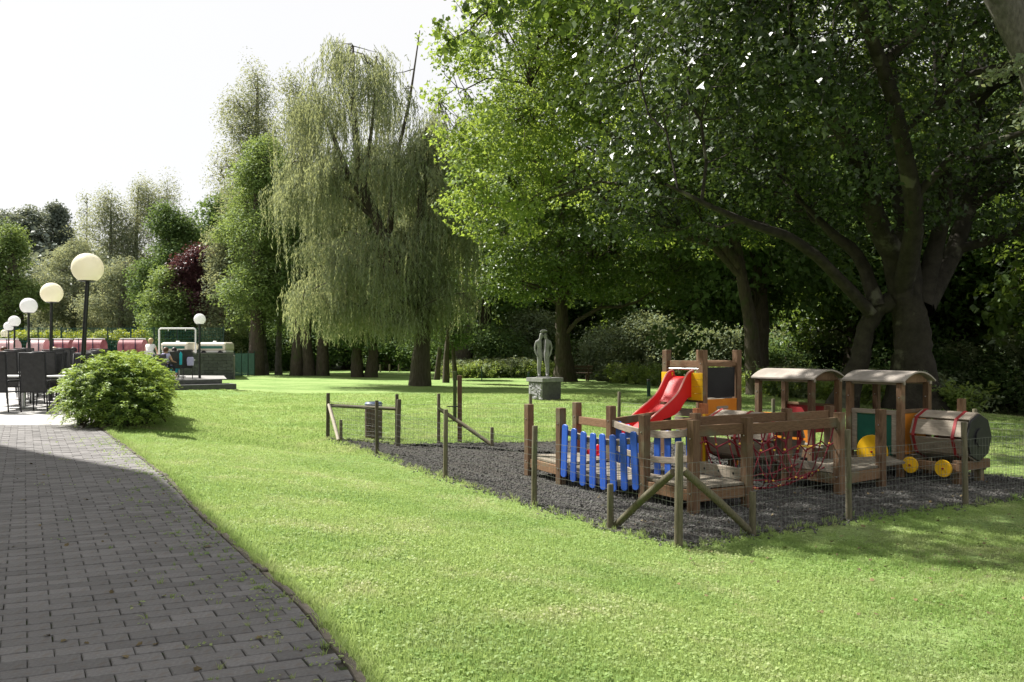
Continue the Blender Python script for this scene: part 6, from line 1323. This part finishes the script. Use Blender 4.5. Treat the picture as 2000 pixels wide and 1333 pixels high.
# ------------------------------------------------------------------ terrace chairs, tables and guests
def chair(x, y, z, rz, label, group='dark terrace chairs tipped against the tables', tilt=0.0, wdt=.56, hgt_=1.16):
    """high backed sling chair; back towards local -y"""
    t = thing('terrace_chair', label, 'chair', (x, y, z), group, rz); w = wdt / 2
    def pt(name, g, mat, bevel=0.0, sm_=False):
        me = g.mesh(name, mat, (0, 0, 0), sm_); fixn(me); o_ = link(name, me, t)
        if bevel: b_ = o_.modifiers.new('bevel', 'BEVEL'); b_.width = bevel; b_.segments = 2
        return o_
    g = G(); g.add([(-w + .02, -.30, .42), (w - .02, -.30, .42), (w - .02, -.36, hgt_ - .02), (-w + .02, -.36, hgt_ - .02), (-w + .02, -.285, .42), (w - .02, -.285, .42), (w - .02, -.345, hgt_ - .02), (-w + .02, -.345, hgt_ - .02)], [(0, 1, 2, 3), (7, 6, 5, 4), (0, 4, 5, 1), (3, 2, 6, 7), (0, 3, 7, 4), (1, 5, 6, 2)]); pt('backrest', g, M['sling'])
    g = G(); g.box((0, -.06, .43), (wdt - .05, .46, .025)); pt('seat', g, M['sling'], .005)
    for s in (-1, 1):
        g = G(); g.tube([(s * w, -.26, 0), (s * w, -.30, .42), (s * w, -.355, hgt_)], .015, 8); pt('leg', g, M['chairframe'], 0, True)
        g = G(); g.tube([(s * w, .20, 0), (s * w, .18, .62), (s * w, .12, .655), (s * w, -.31, .66)], .014, 8); pt('leg', g, M['chairframe'], 0, True)
        g = G(); g.box((s * w, -.06, .675), (.05, .42, .022)); pt('armrest', g, M['chairframe'], .005)
    g = G(); g.tube([(-w, -.355, hgt_), (w, -.355, hgt_)], .016, 8); g.tube([(-w, -.30, .43), (w, -.30, .43)], .013, 8); g.tube([(-w, .18, .42), (w, .18, .42)], .013, 8); pt('crossbar', g, M['chairframe'], 0, True)
    return t
def ttable(x, y, z, label):
    t = thing('terrace_table', label, 'table', (x, y, z), 'pedestal tables on the terrace'); g = G(); g.box((x, y, z + .74), (1.15, .75, .03)); part('tabletop', g, M['whitepaint'], t, bevel=.008); g = G(); g.tube([(x, y, z + .04), (x, y, z + .73)], .04, 12); part('pedestal', g, M['silver'], t, True)
    g = G(); g.box((x, y, z + .02), (.6, .07, .04)); g.box((x, y, z + .021), (.07, .5, .04)); part('foot', g, M['silver'], t, bevel=.01)
rowname = ['front', 'second', 'third', 'fourth']
for r_ in range(4):
    y = 18.6 + r_ * 2.0; z = tz(y)
    for c_, px in enumerate((73, -3)):
        x = X(px, 18.1 + 0) * (1 + r_ * .085); cn = 'right' if c_ == 0 else 'left'
        chair(x, y - .35, z, 0, f'dark high backed chair facing away, {rowname[r_]} row of the {cn} column', hgt_=1.26)
        chair(x + .02, y + 1.15, z, math.pi, f'dark high backed chair facing the camera, {rowname[r_]} row of the {cn} column', hgt_=1.24)
        ttable(x, y + .42, z, f'white topped table on a silver pedestal, {rowname[r_]} row of the {cn} column')

def person(label, loc, rz, sit, lean, top, bottom, hair, extra=None, pale=False):
    """one continuous body; clothing and hair are children. Local +y is where the person faces."""
    t = thing('person', label, 'person', loc, None, rz); hz_ = .50 if sit else .93; L = lean
    hip = Vector((0, 0, hz_)); d = Vector((0, math.sin(L), math.cos(L))); waist = hip + d * .16; chest = hip + d * .36; sh = hip + d * .50; neck = hip + d * .56 + Vector((0, .01, 0)); head = neck + Vector((0, .02 + .05 * math.sin(L), .10)); crown = head + Vector((0, .02, .10))
    v = [hip, waist, chest, neck, head, crown]; r = [(.155, .115), (.125, .095), (.15, .105), .052, (.082, .1), (.062, .075)]; e = [(0, 1), (1, 2), (2, 3), (3, 4), (4, 5)]
    for s in (-1, 1):
        b = len(v)
        if sit: kn, an, to = Vector((s * .11, .44, .50)), Vector((s * .12, .42, .08)), Vector((s * .12, .56, .04))
        else: kn, an, to = Vector((s * .10, .03, .50)), Vector((s * .10, 0, .08)), Vector((s * .10, .14, .04))
        v += [hip + Vector((s * .09, .02, -.05)), kn, an, to]; r += [.088, .058, .038, .032]; e += [(0, b), (b, b + 1), (b + 1, b + 2), (b + 2, b + 3)]
        b = len(v); so_ = sh + Vector((s * .17, 0, -.02)); el = so_ + Vector((s * .06, .08 + .1 * math.sin(L), -.25)); wr = el + Vector((-s * .05, .22, -.03 if sit else -.12)); pa = wr + Vector((-s * .01, .07, -.01))
        v += [so_, el, wr, pa]; r += [.055, .04, .026, (.036, .018)]; e += [(2, b), (b, b + 1), (b + 1, b + 2), (b + 2, b + 3)]
        for f_ in range(5):
            q = len(v); o1 = Vector((( f_ - 2) * .016, .045 if f_ else .01, -.005)); 
            if f_ == 0: o1 = Vector((-s * .045, .02, 0))
            v += [pa + o1, pa + o1 + Vector((0, .03 - .004 * abs(f_ - 2), -.02))]; r += [.009, .0075]; e += [(b + 3, q), (q, q + 1)]
    skinned('body', M['skin'], t, v, e, r, 0, 1)
    # face
    for s in (-1, 1): g = G(); g.lathe([(.001, -.009), (.009, 0), (.001, .009)], (s * .03, head.y + .098, head.z + .01), 8); me = g.mesh('eye', M['hairdark']); link('eye', me, t)
    g = G(); g.tube([(0, head.y + .095, head.z + .02), (0, head.y + .115, head.z - .02)], [.008, .014], 6); me = g.mesh('nose', M['skin'], (0, 0, 0), True); link('nose', me, t)
    g = G(); hv = []; hf = []
    hc = head + Vector((0, -.012, .035)); n1, n2 = 8, 14
    for i in range(n1 + 1):
        a = math.pi * .62 * i / n1
        for k in range(n2):
            p = 2 * math.pi * k / n2; rr_ = (.105, .118, .112); bk = 1 + .28 * max(0, -math.sin(p)) * (i / n1); hv.append((hc.x + rr_[0] * math.sin(a) * math.cos(p), hc.y + rr_[1] * math.sin(a) * math.sin(p) - (.03 * i / n1), hc.z + rr_[2] * math.cos(a) * bk - (.03 if i == n1 and math.sin(p) < 0 else 0)))
    hf = [(i * n2 + k, i * n2 + (k + 1) % n2, (i + 1) * n2 + (k + 1) % n2, (i + 1) * n2 + k) for i in range(n1) for k in range(n2)]; g.add(hv, hf); me = g.mesh('hair', hair, (0, 0, 0), True); link('hair', me, t)
    skinned('top', top, t, [hip + d * .06, waist, chest, sh + d * .02, sh + Vector((.15, 0, -.01)), sh + Vector((-.15, 0, -.01)), sh + Vector((.2, .04, -.12)), sh + Vector((-.2, .04, -.12))], [(0, 1), (1, 2), (2, 3), (2, 4), (4, 6), (2, 5), (5, 7)], [(.17, .13), (.145, .115), (.168, .125), (.08, .07), .07, .07, .058, .058], 2, 1)
    if sit: skinned('trousers', bottom, t, [hip, hip + Vector((.1, .04, -.01)), Vector((.115, .44, .5)), Vector((.12, .43, .2)), hip + Vector((-.1, .04, -.01)), Vector((-.115, .44, .5)), Vector((-.12, .43, .2))], [(0, 1), (1, 2), (2, 3), (0, 4), (4, 5), (5, 6)], [(.17, .125), .1, .075, .06, .1, .075, .06], 0, 1)
    else: skinned('skirt', bottom, t, [hip + d * .1, hip, hip + Vector((0, -.01, -.22)), hip + Vector((0, 0, -.5))], [(0, 1), (1, 2), (2, 3)], [(.15, .12), (.185, .15), (.2, .16), (.21, .17)], 1, 1)
    return t
zt3 = .15
person('woman in white top and skirt standing bent over a table, seen from behind', (X(291, 35.5), 35.5, zt3), 0.1, False, .42, M['clothwhite'], M['clothwhite'], M['hairfair'])
person('seated person with brown hair in a lilac sleeveless top, back to camera', (X(322, 34.2), 34.2, zt3), -.2, True, .12, M['clothlilac'], M['clothnavy'], M['hairbrown'])
person('seated person with dark hair in white and turquoise, right of the lilac top', (X(341, 35), 35, zt3), .5, True, .18, M['clothwhite'], M['clothcyan'], M['hairdark'])
person('seated person with fair hair just left of the nearest lamp pole', (X(108, 33), 33, zt3), 1.2, True, .1, M['clothpink'], M['clothnavy'], M['hairfair'])
person('seated person with dark brown hair beside the nearest lamp pole', (X(147, 34), 34, zt3), 2.6, True, .1, M['clothwhite'], M['clothnavy'], M['hairdark'])
person('seated person with dark hair between the left lamp posts', (X(11, 30), 30, zt3), 1.8, True, .1, M['clothpink'], M['clothnavy'], M['hairbrown'])
gu = 'high backed chairs of the guests'
chair(X(322, 34.2), 34.2, zt3, -.2, 'chair under the seated person in lilac', gu, hgt_=1.0); chair(X(343, 35), 35.0, zt3, .5, 'chair of the guest with the turquoise cloth', gu, hgt_=1.12)
cz = chair(X(362, 35.4), 35.4, zt3, .35, 'rightmost dark terrace chair by the solitary lamp, bag hanging on it', gu, hgt_=1.18)
for px, Y, lb in ((108, 33, 'chair of the fair haired guest behind the bush'), (147, 34, 'chair of the dark haired guest behind the nearest lamp'), (11, 30, 'chair of the guest between the left lamps')): chair(X(px, Y), Y, zt3, 1.2, lb, gu, hgt_=1.05)
ttable(X(300, 36.3), 36.3, zt3, 'white topped table the standing woman bends over'); ttable(X(250, 36), 36, zt3, 'white topped table left of the standing woman'); ttable(X(185, 33.5), 33.5, zt3, 'white topped table behind the bush crown'); ttable(X(349, 36.6), 36.6, zt3, 'table in front of the seated guests at right')
g = G(); g.prism([(-.13, 0), (.13, 0), (.15, .25), (.12, .36), (-.12, .36), (-.15, .25)], (X(372, 35.0), 35.0, .68), (1, 0, 0), (0, 0, 1), (0, .1, 0)); bg = solo('shoulder_bag', g, M['clothlilac'], 'pale lilac bag hanging on the rightmost terrace chair', 'bag', bevel=.03)
g = G(); g.prism([(-.05, 0), (.05, 0), (.06, .45), (.0, .55), (-.05, .45)], (X(353, 34.6), 34.6, .72), (1, 0, 0), (0, 0, 1), (0, .08, 0)); solo('turquoise_jacket', g, M['clothcyan'], 'turquoise jacket hanging over the back of a chair', 'jacket', bevel=.025)
